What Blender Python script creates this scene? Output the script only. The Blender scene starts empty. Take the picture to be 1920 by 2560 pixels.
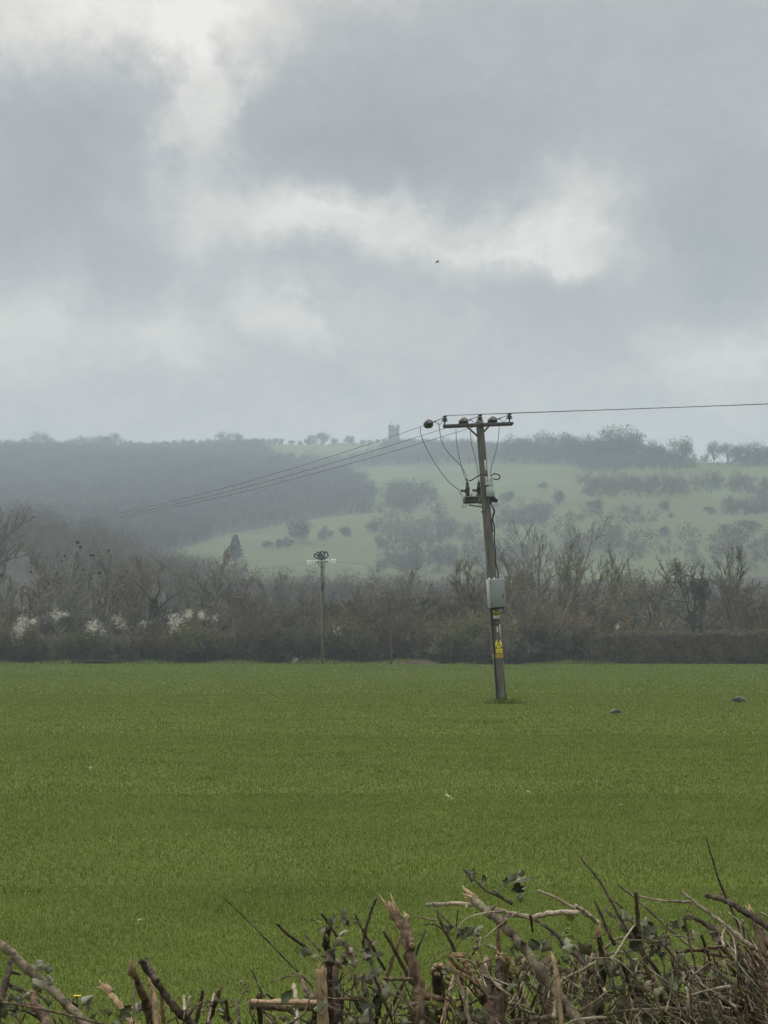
import bpy, math, random
import numpy as np
from mathutils import Vector, Matrix

random.seed(7)
RNG = np.random.default_rng(11)
SC = bpy.context.scene
COL = SC.collection

# ------------------------------------------------------------------ camera geometry
F = 5694.0                      # focal length in pixels of the 1920 x 2560 photograph
HZ = 1624.0                     # row of the true horizon
TH = math.atan((HZ - 1280.0) / F)
CZ = 1.65
CT, ST = math.cos(TH), math.sin(TH)
def ray(u, v):
    x = (u - 960.0) / F; y = (1280.0 - v) / F
    return Vector((x, CT - y * ST, ST + y * CT))
def at(u, v, Y):                # a picture point given its real distance ahead of the camera
    r = ray(u, v)
    return Vector((0, 0, CZ)) + r * (Y / r.y)
def proj(P):                    # world points (N,3) to picture coordinates
    P = np.asarray(P, float); z = P[:, 2] - CZ
    f = P[:, 1] * CT + z * ST; up = -P[:, 1] * ST + z * CT
    return 960 + F * P[:, 0] / f, 1280 - F * up / f

# ------------------------------------------------------------------ terrain
def sstep(x, a, b):
    t = np.clip((np.asarray(x, float) - a) / (b - a), 0, 1); return t * t * (3 - 2 * t)
def zfield(x, y):
    x = np.asarray(x, float); y = np.asarray(y, float)
    return 0.34 * sstep(y, 90, 225) + 0.03 * np.sin(x * .13 + 1) * np.sin(y * .09) * sstep(y, 12, 30)
RU = [-2500, -400, 0, 300, 450, 650, 760, 960, 1100, 1300, 1500, 1700, 1850, 1920, 2300, 4500]
RV = [1200, 1128, 1120, 1121, 1115, 1109, 1112, 1110, 1112, 1122, 1140, 1154, 1157, 1152, 1165, 1260]
RD = [1900, 2000, 2060, 2080, 2100, 2120, 2130, 2150, 2000, 1650, 1420, 1320, 1300, 1300, 1300, 1300]
def zhill(az, d):               # az as column of the photograph, d = distance along +Y
    az = np.asarray(az, float); d = np.asarray(d, float)
    rv = np.interp(az, RU, RV); rd = np.interp(az, RU, RD)
    zr = CZ + (HZ - rv) / F * rd
    t = np.clip((d - 700) / (rd - 700), 0, 1)
    rise = 12 + (zr - 12) * (t ** 1.04)
    low = 0.34 + 11.66 * sstep(d, 240, 700) * np.clip((d - 240) / 460, 0, 1) ** .3
    z = np.where(d < 700, low, rise)
    z = np.where(d > rd, zr - (d - rd) * 0.03, z)
    w = sstep(d, 750, 950) * (1 - sstep(d, rd - 220, rd - 40))
    x = (az - 960) / F * d
    z = z + w * (2.2 * np.sin(x * .021 + d * .011) + 1.6 * np.sin(x * .05 - d * .017 + 2) + 1.0 * np.sin(d * .045 + x * .012))
    z = z + 21 * np.exp(-((az - 40) / 330.0) ** 2) * np.exp(-((d - 640) / 150.0) ** 2)
    return z
def hit(u, v):                  # where the sight line through a picture point meets the hillside
    d = np.linspace(500, 2600, 4200)
    x = (u - 960) / F * d
    z = zhill(np.full_like(d, u), d)
    _, rv = proj(np.stack([x, d, z], 1))
    k = np.argmax(rv <= v) if (rv <= v).any() else int(np.argmin(rv))
    return Vector((x[k], d[k], z[k]))

# ------------------------------------------------------------------ mesh building
class MB:
    def __init__(s): s.V = []; s.Q = []; s.T = []; s.n = 0
    def add(s, V, Q=None, T=None):
        V = np.asarray(V, float).reshape(-1, 3)
        if Q is not None and len(Q): s.Q.append(np.asarray(Q, int).reshape(-1, 4) + s.n)
        if T is not None and len(T): s.T.append(np.asarray(T, int).reshape(-1, 3) + s.n)
        s.V.append(V); s.n += len(V); return s
    def tube(s, pts, rad, n=8, caps=True):
        pts = [Vector(p) for p in pts]; k = len(pts)
        if not hasattr(rad, '__len__'): rad = [rad] * k
        t0 = (pts[1] - pts[0]).normalized()
        a = t0.orthogonal().normalized(); V = []; Q = []; T = []
        for i in range(k):
            t = (pts[min(i + 1, k - 1)] - pts[max(i - 1, 0)]).normalized()
            a = (a - t * a.dot(t)).normalized(); b = t.cross(a)
            for j in range(n):
                an = 2 * math.pi * j / n
                V.append(pts[i] + (a * math.cos(an) + b * math.sin(an)) * rad[i])
        for i in range(k - 1):
            for j in range(n):
                j2 = (j + 1) % n
                Q.append((i * n + j, i * n + j2, (i + 1) * n + j2, (i + 1) * n + j))
        if caps:
            for i, fl in ((0, True), (k - 1, False)):
                c = len(V); V.append(pts[i])
                for j in range(n):
                    j2 = (j + 1) % n
                    T.append((c, i * n + j2, i * n + j) if fl else (c, i * n + j, i * n + j2))
        return s.add([tuple(v) for v in V], Q, T)
    def box(s, c, sx, sy, sz, X=(1, 0, 0), Y=(0, 1, 0), Z=(0, 0, 1), bev=0.0):
        c = Vector(c); X, Y, Z = Vector(X).normalized(), Vector(Y).normalized(), Vector(Z).normalized()
        if bev <= 0:
            V = [c + X * (i * sx / 2) + Y * (j * sy / 2) + Z * (k * sz / 2) for i in (-1, 1) for j in (-1, 1) for k in (-1, 1)]
            return s.add([tuple(v) for v in V], [(0, 1, 3, 2), (4, 6, 7, 5), (0, 4, 5, 1), (2, 3, 7, 6), (0, 2, 6, 4), (1, 5, 7, 3)])
        V = []; Q = []
        ring = []
        hx, hy = sx / 2, sy / 2
        for (a, b, cc) in ((0, -1, 1), (0, -1, 0)): pass
        out = [(-hx + bev, -hy), (hx - bev, -hy), (hx, -hy + bev), (hx, hy - bev), (hx - bev, hy), (-hx + bev, hy), (-hx, hy - bev), (-hx, -hy + bev)]
        for zz, sc in ((-sz / 2, 1 - 2 * bev / max(sx, sy)), (-sz / 2 + bev, 1), (sz / 2 - bev, 1), (sz / 2, 1 - 2 * bev / max(sx, sy))):
            for (x, y) in out: V.append(c + X * x * sc + Y * y * sc + Z * zz)
        for i in range(3):
            for j in range(8):
                j2 = (j + 1) % 8
                Q.append((i * 8 + j, i * 8 + j2, (i + 1) * 8 + j2, (i + 1) * 8 + j))
        T = []
        for i, fl in ((0, 1), (3, 0)):
            for j in range(1, 7):
                T.append((i * 8, i * 8 + j + 1, i * 8 + j) if fl else (i * 8, i * 8 + j, i * 8 + j + 1))
        return s.add([tuple(v) for v in V], Q, T)
    def lathe(s, p0, axis, prof, n=16):       # prof: (distance along the axis, radius)
        axis = Vector(axis).normalized()
        pts = [Vector(p0) + axis * h for h, r in prof]
        a = axis.orthogonal().normalized(); b = axis.cross(a); V = []; Q = []; T = []
        for p, (h, r) in zip(pts, prof):
            for j in range(n):
                an = 2 * math.pi * j / n
                V.append(tuple(p + (a * math.cos(an) + b * math.sin(an)) * r))
        k = len(prof)
        for i in range(k - 1):
            for j in range(n):
                j2 = (j + 1) % n
                Q.append((i * n + j, i * n + j2, (i + 1) * n + j2, (i + 1) * n + j))
        for i, fl in ((0, True), (k - 1, False)):
            c = len(V); V.append(tuple(pts[i]))
            for j in range(n):
                j2 = (j + 1) % n
                T.append((c, i * n + j2, i * n + j) if fl else (c, i * n + j, i * n + j2))
        return s.add(V, Q, T)
    def shift(s, v):
        s.V = [q + np.array(v, float) for q in s.V]; return s
    def mesh(s, name, mats, smooth=False):
        me = bpy.data.meshes.new(name)
        V = np.concatenate(s.V) if s.V else np.zeros((0, 3))
        Q = np.concatenate(s.Q) if s.Q else np.zeros((0, 4), int)
        T = np.concatenate(s.T) if s.T else np.zeros((0, 3), int)
        me.vertices.add(len(V)); me.vertices.foreach_set('co', V.astype(np.float32).ravel())
        me.loops.add(Q.size + T.size)
        me.loops.foreach_set('vertex_index', np.concatenate([Q.ravel(), T.ravel()]).astype(np.int32))
        me.polygons.add(len(Q) + len(T))
        ls = np.concatenate([np.arange(len(Q)) * 4, Q.size + np.arange(len(T)) * 3]).astype(np.int32)
        me.polygons.foreach_set('loop_start', ls)
        if smooth: me.polygons.foreach_set('use_smooth', np.ones(len(ls), bool))
        me.update(calc_edges=True); me.validate()
        for m in (mats if isinstance(mats, (list, tuple)) else [mats]): me.materials.append(m)
        return me
    def obj(s, name, mats, parent=None, smooth=False):
        return link(name, s.mesh(name, mats, smooth), parent)
def link(name, me, parent=None):
    o = bpy.data.objects.new(name, me); COL.objects.link(o)
    if parent is not None: put_under(o, parent)
    return o
def put_under(o, parent): o.parent = parent          # parts are modelled relative to their thing's base
def tag(o, label, cat=None, group=None, kind=None):
    o['label'] = label
    if cat: o['category'] = cat
    if group: o['group'] = group
    if kind: o['kind'] = kind
    return o
def thing(name, loc, label, cat, group=None):
    o = bpy.data.objects.new(name, None); COL.objects.link(o); o.location = loc; o.empty_display_size = .2
    return tag(o, label, cat, group)

def frames(D):
    D = D / np.linalg.norm(D, axis=1, keepdims=True)
    h = np.where(np.abs(D[:, 2:3]) < .9, np.array([[0, 0, 1.]]), np.array([[1., 0, 0]]))
    A = np.cross(D, h); A /= np.linalg.norm(A, axis=1, keepdims=True)
    return D, A, np.cross(D, A)
def prisms(mb, P0, P1, R0, R1, n=3):
    D, A, B = frames(P1 - P0 + 1e-9); N = len(P0)
    ph = np.arange(n) * 2 * np.pi / n
    c, s_ = np.cos(ph)[None, :, None], np.sin(ph)[None, :, None]
    off = A[:, None] * c + B[:, None] * s_
    V = np.concatenate([P0[:, None] + off * R0[:, None, None], P1[:, None] + off * R1[:, None, None]], 1)
    j = np.arange(n); q = np.stack([j, (j + 1) % n, (j + 1) % n + n, j + n], 1)
    mb.add(V, (np.arange(N)[:, None, None] * 2 * n + q[None]))
def ribbons(mb, P0, P1, R0, R1, rng):
    D, A, B = frames(P1 - P0 + 1e-9); N = len(P0)
    an = rng.uniform(0, np.pi, N)[:, None]; S = A * np.cos(an) + B * np.sin(an)
    V = np.stack([P0 - S * R0[:, None], P0 + S * R0[:, None], P1 + S * R1[:, None], P1 - S * R1[:, None]], 1)
    mb.add(V, np.arange(N * 4).reshape(N, 4))
def grow(rng, P, D, L, R, levels):
    """levels: dicts seg, wob, up, kids, t0, ang, asd, ratio, rr, taper -> list per level of (P0,P1,R0,R1)"""
    P = np.asarray(P, float).reshape(-1, 3); D = np.asarray(D, float).reshape(-1, 3)
    L = np.asarray(L, float).ravel(); R = np.asarray(R, float).ravel(); out = []
    for li, lv in enumerate(levels):
        k = lv['seg']; n = len(P); d = D / np.linalg.norm(D, axis=1, keepdims=True); pts = [P]; ds = []
        for s in range(k):
            d = d + rng.normal(0, lv['wob'], (n, 3)) + np.array([0, 0, lv['up']])
            d = d / np.linalg.norm(d, axis=1, keepdims=True)
            ds.append(d); pts.append(pts[-1] + d * (L / k)[:, None])
        tp = lv.get('taper', .75); segs = []
        for s in range(k):
            segs.append((pts[s], pts[s + 1], R * (1 - tp * s / k), R * (1 - tp * (s + 1) / k)))
        out.append(tuple(np.concatenate([q[i] for q in segs]) for i in range(4)))
        if li == len(levels) - 1: break
        m = lv['kids']
        t = rng.uniform(lv.get('t0', .25), 1, (n, m)); si = np.minimum((t * k).astype(int), k - 1); fr = t * k - si
        PT = np.stack(pts, 1); DS = np.stack(ds, 1); I = np.arange(n)[:, None]
        p = PT[I, si] + (PT[I, si + 1] - PT[I, si]) * fr[..., None]; dd = DS[I, si]
        _, A, B = frames(dd.reshape(-1, 3))
        an = rng.uniform(0, 2 * np.pi, n * m)[:, None]
        tilt = np.abs(rng.normal(lv['ang'], lv['asd'], n * m))[:, None]
        cd = dd.reshape(-1, 3) * np.cos(tilt) + (A * np.cos(an) + B * np.sin(an)) * np.sin(tilt)
        cl = np.repeat(L, m) * lv['ratio'] * rng.uniform(.65, 1.25, n * m) * (1.15 - .55 * t.ravel())
        cr = np.repeat(R, m) * (1 - tp * t.ravel()) * lv.get('rr', .6)
        P, D, L, R = p.reshape(-1, 3), cd, cl, np.maximum(cr, lv.get('rmin', .006))
    return out
def seg_mesh(name, mat, groups, sides):
    mb = MB()
    for g, n in zip(groups, sides): prisms(mb, *g, n=n)
    return mb.mesh(name, mat)

# ------------------------------------------------------------------ materials
def nodes_of(m):
    m.use_nodes = True; nt = m.node_tree; return nt, nt.nodes, nt.links
def mat(name, c1, c2=None, rough=.85, scale=4.0, detail=5, bump=0.0, bscale=None, spec=.3, objvar=0.0, island=0.0, metal=0.0, stretch=None, ramp=(.35, .65)):
    m = bpy.data.materials.new(name); nt, N, Lk = nodes_of(m)
    b = N['Principled BSDF']; b.inputs['Roughness'].default_value = rough
    b.inputs['Specular IOR Level'].default_value = spec; b.inputs['Metallic'].default_value = metal
    c2 = c2 or tuple(x * .75 for x in c1)
    tc = N.new('ShaderNodeTexCoord'); mp = N.new('ShaderNodeMapping')
    if stretch: mp.inputs['Scale'].default_value = stretch
    Lk.new(tc.outputs['Object'], mp.inputs['Vector'])
    nz = N.new('ShaderNodeTexNoise'); nz.inputs['Scale'].default_value = scale; nz.inputs['Detail'].default_value = detail; nz.inputs['Roughness'].default_value = .65
    Lk.new(mp.outputs['Vector'], nz.inputs['Vector'])
    r = N.new('ShaderNodeValToRGB'); r.color_ramp.elements[0].position = ramp[0]; r.color_ramp.elements[1].position = ramp[1]
    r.color_ramp.elements[0].color = (*c2, 1); r.color_ramp.elements[1].color = (*c1, 1)
    Lk.new(nz.outputs['Fac'], r.inputs['Fac']); out = r.outputs['Color']
    for amt, src in ((objvar, 'o'), (island, 'i')):
        if amt:
            q = N.new('ShaderNodeObjectInfo').outputs['Random'] if src == 'o' else N.new('ShaderNodeNewGeometry').outputs['Random Per Island']
            mr = N.new('ShaderNodeMapRange'); mr.inputs['To Min'].default_value = 1 - amt; mr.inputs['To Max'].default_value = 1 + amt
            Lk.new(q, mr.inputs['Value'])
            hs = N.new('ShaderNodeHueSaturation'); Lk.new(mr.outputs['Result'], hs.inputs['Value']); Lk.new(out, hs.inputs['Color']); out = hs.outputs['Color']
    Lk.new(out, b.inputs['Base Color'])
    if bump:
        n2 = N.new('ShaderNodeTexNoise'); n2.inputs['Scale'].default_value = bscale or scale * 3; n2.inputs['Detail'].default_value = 6
        Lk.new(mp.outputs['Vector'], n2.inputs['Vector'])
        bp = N.new('ShaderNodeBump'); bp.inputs['Strength'].default_value = bump; bp.inputs['Distance'].default_value = .02
        Lk.new(n2.outputs['Fac'], bp.inputs['Height']); Lk.new(bp.outputs['Normal'], b.inputs['Normal'])
    return m

# grey brown winter bark in several casts
M_GREY = mat('bark_grey', (.195, .18, .128), (.10, .093, .068), scale=1.2, objvar=.28, island=.5)
M_BROWN = mat('bark_brown', (.14, .106, .066), (.07, .055, .036), scale=1.2, objvar=.28, island=.5)
M_RED = mat('bark_reddish', (.16, .108, .066), (.085, .06, .04), scale=1.2, objvar=.28, island=.5)
M_OLIVE = mat('bark_olive', (.19, .182, .088), (.098, .094, .05), scale=1.2, objvar=.28, island=.5)
M_DARKB = mat('bark_dark', (.085, .074, .055), (.045, .04, .031), scale=2)
M_UNDER = mat('shaded_undergrowth', (.05, .044, .035), (.028, .025, .021), scale=2, island=.4)  # twigs and litter, coloured darker to paint in shade at the thicket foot
M_FARW = mat('far_twigs', (.125, .115, .10), (.05, .048, .046), scale=.045, detail=7, objvar=.15, island=.35)
M_SCRUB = mat('scrub_twigs', (.075, .069, .048), (.045, .043, .033), scale=.05, objvar=.2, island=.2)
M_MIDW = mat('valley_twigs', (.115, .102, .078), (.07, .063, .05), scale=.06, objvar=.15, island=.2)
M_CONIF = mat('conifer_needles', (.012, .022, .016), (.007, .012, .01), scale=2)
M_IVYDARK = mat('ivy_leaves', (.03, .042, .022), (.016, .024, .014), scale=3, island=.3)
M_BLOS = mat('white_blossom', (.80, .79, .70), (.55, .55, .46), scale=2, rough=.7)
M_NEST = mat('nest_sticks', (.035, .03, .025), (.02, .018, .016), scale=3)

# ------------------------------------------------------------------ sky
def build_world():
    w = bpy.data.worlds.new('World'); SC.world = w; w.use_nodes = True
    nt = w.node_tree; N = nt.nodes; Lk = nt.links; N.clear()
    def val(x, sock):
        if isinstance(x, (int, float)): sock.default_value = x
        elif isinstance(x, tuple): sock.default_value = x
        else: Lk.new(x, sock)
    def math_(op, a, b=0.0):
        n = N.new('ShaderNodeMath'); n.operation = op; val(a, n.inputs[0]); val(b, n.inputs[1]); return n.outputs[0]
    def vec(op, a, b=(0, 0, 0)):
        n = N.new('ShaderNodeVectorMath'); n.operation = op; val(a, n.inputs[0]); val(b, n.inputs[1]); return n.outputs[0]
    def noise(v, scale, detail=5, rough=.55, what='Fac'):
        n = N.new('ShaderNodeTexNoise'); Lk.new(v, n.inputs['Vector']); n.inputs['Scale'].default_value = scale
        n.inputs['Detail'].default_value = detail; n.inputs['Roughness'].default_value = rough; return n.outputs[what]
    tc = N.new('ShaderNodeTexCoord'); sx = N.new('ShaderNodeSeparateXYZ'); Lk.new(tc.outputs['Generated'], sx.inputs[0])
    az = math_('ARCTAN2', sx.outputs[0], sx.outputs[1]); el = math_('ARCSINE', sx.outputs[2])
    cb = N.new('ShaderNodeCombineXYZ'); Lk.new(math_('MULTIPLY', az, F / 100), cb.inputs[0]); Lk.new(math_('MULTIPLY', el, F / 100), cb.inputs[1])
    p = cb.outputs[0]                                  # azimuth and elevation, one unit is about one degree
    w1 = vec('MULTIPLY', vec('SUBTRACT', noise(p, .22, 3, .5, 'Color'), (.5, .5, .5)), (3.4, 2.6, 0))
    w2 = vec('MULTIPLY', vec('SUBTRACT', noise(p, .9, 6, .62, 'Color'), (.5, .5, .5)), (2.3, 1.9, 0))
    pw = vec('ADD', vec('ADD', p, w1), w2)
    tot = None
    def blob(u, v, rx, ry, rot, amp):
        nonlocal tot
        m = N.new('ShaderNodeMapping'); m.vector_type = 'TEXTURE'
        m.inputs['Location'].default_value = ((u - 960) / 100, (HZ - v) / 100, 0)
        m.inputs['Rotation'].default_value = (0, 0, math.radians(rot)); m.inputs['Scale'].default_value = (rx / 100, ry / 100, 1)
        Lk.new(pw, m.inputs['Vector'])
        l = N.new('ShaderNodeVectorMath'); l.operation = 'LENGTH'; Lk.new(m.outputs[0], l.inputs[0])
        r = N.new('ShaderNodeMapRange'); r.interpolation_type = 'SMOOTHSTEP'
        r.inputs['From Min'].default_value = 1.4; r.inputs['From Max'].default_value = .15
        r.inputs['To Min'].default_value = 0; r.inputs['To Max'].default_value = amp
        Lk.new(l.outputs['Value'], r.inputs['Value'])
        tot = r.outputs[0] if tot is None else math_('ADD', tot, r.outputs[0])
    for b in SKY_BLOBS: blob(*b)
    det = math_('MULTIPLY', math_('SUBTRACT', noise(vec('ADD', pw, (7, 3, 0)), .55, 9, .62), .5), .42)
    fine = math_('MULTIPLY', math_('SUBTRACT', noise(vec('MULTIPLY', p, (1, 1.6, 1)), 2.0, 9, .62), .5), .19)
    I = math_('ADD', math_('ADD', tot, .44), math_('ADD', det, fine))
    rp = N.new('ShaderNodeValToRGB'); Lk.new(I, rp.inputs['Fac']); cr = rp.color_ramp
    cr.elements[0].position = 0; cr.elements[0].color = (*SKY_RAMP[0], 1); cr.elements[1].position = 1; cr.elements[1].color = (*SKY_RAMP[3], 1)
    for pos, c in ((.38, SKY_RAMP[1]), (.7, SKY_RAMP[2])):
        e = cr.elements.new(pos); e.color = (*c, 1)
    # overcast sky grows brighter towards the zenith
    zen = N.new('ShaderNodeMapRange'); zen.interpolation_type = 'SMOOTHSTEP'; Lk.new(sx.outputs[2], zen.inputs['Value'])
    zen.inputs['From Min'].default_value = .30; zen.inputs['From Max'].default_value = .9
    zen.inputs['To Min'].default_value = 10; zen.inputs['To Max'].default_value = 10 * ZENITH
    cl = N.new('ShaderNodeVectorMath'); cl.operation = 'SCALE'; Lk.new(rp.outputs[0], cl.inputs[0]); Lk.new(zen.outputs[0], cl.inputs['Scale'])
    sky = N.new('ShaderNodeTexSky'); sky.sky_type = 'NISHITA'; sky.sun_disc = False
    sky.sun_elevation = math.radians(SUN_EL); sky.sun_rotation = math.radians(SUN_AZ)
    mx = N.new('ShaderNodeMix'); mx.data_type = 'RGBA'; mx.inputs[0].default_value = .94
    Lk.new(sky.outputs[0], mx.inputs[6]); Lk.new(cl.outputs[0], mx.inputs[7])
    bg = N.new('ShaderNodeBackground'); bg.inputs['Strength'].default_value = .1; Lk.new(mx.outputs[2], bg.inputs['Color'])
    o = N.new('ShaderNodeOutputWorld'); Lk.new(bg.outputs[0], o.inputs['Surface'])
SUN_EL, SUN_AZ, ZENITH = 42, -50, 4.3
SKY_RAMP = [(.305, .316, .334), (.447, .446, .444), (.69, .66, .612), (.97, .92, .845)]
SKY_BLOBS = [
    (300, 0, 560, 170, 0, .50), (500, 250, 110, 240, 6, .42), (560, 90, 160, 120, 0, .12), (660, 545, 360, 95, -3, .32), (1130, 580, 540, 115, -4, .30),
    (1460, 490, 240, 160, 45, .20), (1560, 590, 150, 160, 0, .16), (1180, 632, 330, 26, -2, .12), (80, 840, 290, 150, 0, .24), (430, 860, 190, 105, 10, .20), (1750, 900, 380, 120, 0, .10), (900, 830, 260, 90, 0, .08),
    (690, 800, 150, 80, -30, .24), (1840, 860, 280, 130, 0, .15), (960, 0, 150, 80, 0, .12), (560, 720, 200, 90, 0, .08),
    (90, 480, 430, 270, 0, -.36), (140, 230, 330, 140, 0, -.14), (940, 390, 440, 200, -6, -.32), (760, 170, 300, 180, 0, -.13), (1150, 250, 420, 220, 0, -.14),
    (1800, 580, 300, 240, 0, -.36), (1650, 200, 480, 260, 0, -.17), (920, 500, 300, 60, 0, -.16), (1480, 800, 240, 140, 0, -.17), (700, 690, 220, 60, 0, -.10),
    (1330, 720, 260, 70, 0, -.12), (300, 740, 150, 110, 45, -.12), (960, 900, 500, 90, 0, -.05)]
build_world()
sun = bpy.data.lights.new('sun', 'SUN'); sun.energy = 1.5; sun.angle = math.radians(14); sun.color = (1, .96, .9)
so = bpy.data.objects.new('sun', sun); COL.objects.link(so)
a, e = math.radians(SUN_AZ), math.radians(SUN_EL)
sd = Vector((math.sin(a) * math.cos(e), math.cos(a) * math.cos(e), math.sin(e)))
so.rotation_euler = sd.to_track_quat('Z', 'Y').to_euler(); so.location = (0, 0, 60)

# ------------------------------------------------------------------ haze
HAZE = .00036
mb = MB(); mb.box((0, 1330, 118.5), 3600, 3500, 243)
vm = bpy.data.materials.new('haze_air'); nt, N, Lk = nodes_of(vm); N.clear()
pv = N.new('ShaderNodeVolumePrincipled'); pv.inputs['Color'].default_value = (.76, .888, .995, 1); pv.inputs['Density'].default_value = HAZE
pv.inputs['Anisotropy'].default_value = 0.0
mo = N.new('ShaderNodeOutputMaterial'); Lk.new(pv.outputs[0], mo.inputs['Volume'])
tag(mb.obj('haze', vm), 'thin pale haze filling the valley air', 'haze', kind='stuff')

# ------------------------------------------------------------------ ground sheets
def grid(xs, ys, zf):
    X, Y = np.meshgrid(xs, ys); V = np.stack([X, Y, zf(X, Y)], -1).reshape(-1, 3)
    nx, ny = len(xs), len(ys); i = np.arange(nx * ny).reshape(ny, nx)
    return V, np.stack([i[:-1, :-1], i[:-1, 1:], i[1:, 1:], i[1:, :-1]], -1).reshape(-1, 4)
def grass_ground(name, a, b, c):
    m = bpy.data.materials.new(name); nt, N, Lk = nodes_of(m); bs = N['Principled BSDF']
    bs.inputs['Roughness'].default_value = .9; bs.inputs['Specular IOR Level'].default_value = .1
    tc = N.new('ShaderNodeTexCoord')
    def nz(s, d, st=(1, 1, 1)):
        mp = N.new('ShaderNodeMapping'); mp.inputs['Scale'].default_value = st; Lk.new(tc.outputs['Object'], mp.inputs[0])
        n = N.new('ShaderNodeTexNoise'); n.inputs['Scale'].default_value = s; n.inputs['Detail'].default_value = d; n.inputs['Roughness'].default_value = .7
        Lk.new(mp.outputs[0], n.inputs['Vector']); return n.outputs['Fac']
    def ramp(f, p0, c0, p1, c1):
        r = N.new('ShaderNodeValToRGB'); r.color_ramp.elements[0].position = p0; r.color_ramp.elements[1].position = p1
        r.color_ramp.elements[0].color = (*c0, 1); r.color_ramp.elements[1].color = (*c1, 1); Lk.new(f, r.inputs[0]); return r.outputs[0]
    c1 = ramp(nz(.35, 8), .36, a, .64, b)
    mx = N.new('ShaderNodeMix'); mx.data_type = 'RGBA'
    Lk.new(ramp(nz(9, 6), .45, (0, 0, 0), .75, (.65, .65, .65)), mx.inputs[0]); Lk.new(c1, mx.inputs[6]); mx.inputs[7].default_value = (*c, 1)
    Lk.new(mx.outputs[2], bs.inputs['Base Color'])
    bp = N.new('ShaderNodeBump'); bp.inputs['Strength'].default_value = .6; bp.inputs['Distance'].default_value = .05
    Lk.new(nz(14, 6), bp.inputs['Height']); Lk.new(bp.outputs[0], bs.inputs['Normal'])
    return m
M_FIELD = grass_ground('field_turf', (.072, .098, .013), (.108, .14, .021), (.062, .074, .012))
mb = MB()
xs = np.concatenate([np.linspace(-300, -45, 40), np.linspace(-40, 40, 81), np.linspace(45, 300, 40)])
ys = np.concatenate([np.linspace(-120, 4, 16), np.linspace(5, 246, 180)])
mb.add(*grid(xs, ys, zfield))
tag(mb.obj('field', M_FIELD, smooth=True), 'flat green pasture field between the cut hedge and the far hedgerow', 'field', kind='structure')

def inside(u, v, poly):
    u = np.asarray(u); v = np.asarray(v); r = np.zeros(u.shape, bool); n = len(poly)
    for i in range(n):
        (x1, y1), (x2, y2) = poly[i], poly[(i + 1) % n]
        c = ((y1 > v) != (y2 > v)) & (u < (x2 - x1) * (v - y1) / (y2 - y1 + 1e-12) + x1)
        r ^= c
    return r
WOOD_L = [(-420, 1090), (630, 1100), (655, 1134), (690, 1160), (735, 1167), (850, 1166), (905, 1158), (955, 1140), (1010, 1100), (1150, 1100),
          (1250, 1110), (1500, 1135), (1570, 1148), (1575, 1172), (1470, 1176), (1420, 1163), (1250, 1158), (1165, 1161), (960, 1164), (885, 1174),
          (868, 1190), (891, 1214), (932, 1248), (935, 1283), (830, 1290), (718, 1307), (637, 1324), (565, 1334), (520, 1352), (400, 1385), (-420, 1440)]
SCRUBS = [[(1462, 1200), (1600, 1214), (1790, 1208), (1800, 1236), (1600, 1245), (1466, 1245)],
          [(1822, 1206), (2200, 1206), (2200, 1240), (1812, 1242)], [(1822, 1274), (2200, 1260), (2200, 1292), (1816, 1290)],
          [(1420, 1294), (1660, 1288), (1640, 1310), (1420, 1315)],
          [(1380, 1352), (1560, 1348), (1640, 1368), (2200, 1352), (2200, 1440), (900, 1440), (1000, 1392), (1180, 1366)],
          [(962, 1232), (1080, 1228), (1095, 1290), (1190, 1335), (1200, 1392), (962, 1392), (942, 1300)],
          [(1240, 1264), (1360, 1262), (1385, 1280), (1365, 1318), (1240, 1320)]]
AZ = np.concatenate([np.linspace(-2400, -500, 30), np.linspace(-480, 2400, 300), np.linspace(2450, 4400, 30)])
DD = np.concatenate([np.linspace(238, 700, 70), np.linspace(706, 2300, 300), np.linspace(2320, 3000, 18)])
A2, D2 = np.meshgrid(AZ, DD); Z2 = zhill(A2, D2)
V = np.stack([(A2 - 960) / F * D2, D2, Z2], -1).reshape(-1, 3)
i = np.arange(V.shape[0]).reshape(len(DD), len(AZ))
mb = MB(); mb.add(V, np.stack([i[:-1, :-1], i[:-1, 1:], i[1:, 1:], i[1:, :-1]], -1).reshape(-1, 4))
M_HILL = grass_ground('hill_turf', (.056, .076, .029), (.096, .113, .045), (.085, .085, .042))
hill = mb.obj('hillside', M_HILL, smooth=True)
tag(hill, 'long green escarpment with pasture fields rising to the skyline', 'hill', kind='structure')
uu, vv = proj(V); wood = inside(uu, vv, WOOD_L)
wood |= (V[:, 1] < 800)
at_ = hill.data.attributes.new('wood', 'FLOAT', 'POINT'); at_.data.foreach_set('value', wood.astype(np.float32))
nt, N, Lk = nodes_of(M_HILL); bs = N['Principled BSDF']
src = bs.inputs['Base Color'].links[0].from_socket
an = N.new('ShaderNodeAttribute'); an.attribute_name = 'wood'
mx = N.new('ShaderNodeMix'); mx.data_type = 'RGBA'; Lk.new(an.outputs['Fac'], mx.inputs[0]); Lk.new(src, mx.inputs[6]); mx.inputs[7].default_value = (.042, .036, .027, 1)
tcn = N.new('ShaderNodeTexCoord'); bn = N.new('ShaderNodeTexNoise'); bn.inputs['Scale'].default_value = .022; bn.inputs['Detail'].default_value = 7
Lk.new(tcn.outputs['Object'], bn.inputs['Vector'])
rr = N.new('ShaderNodeValToRGB'); rr.color_ramp.elements[0].position = .5; rr.color_ramp.elements[1].position = .72; rr.color_ramp.elements[1].color = (.6, .6, .6, 1)
Lk.new(bn.outputs['Fac'], rr.inputs[0])
m2 = N.new('ShaderNodeMix'); m2.data_type = 'RGBA'; Lk.new(rr.outputs[0], m2.inputs[0]); Lk.new(mx.outputs[2], m2.inputs[6]); m2.inputs[7].default_value = (.07, .068, .04, 1)
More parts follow.
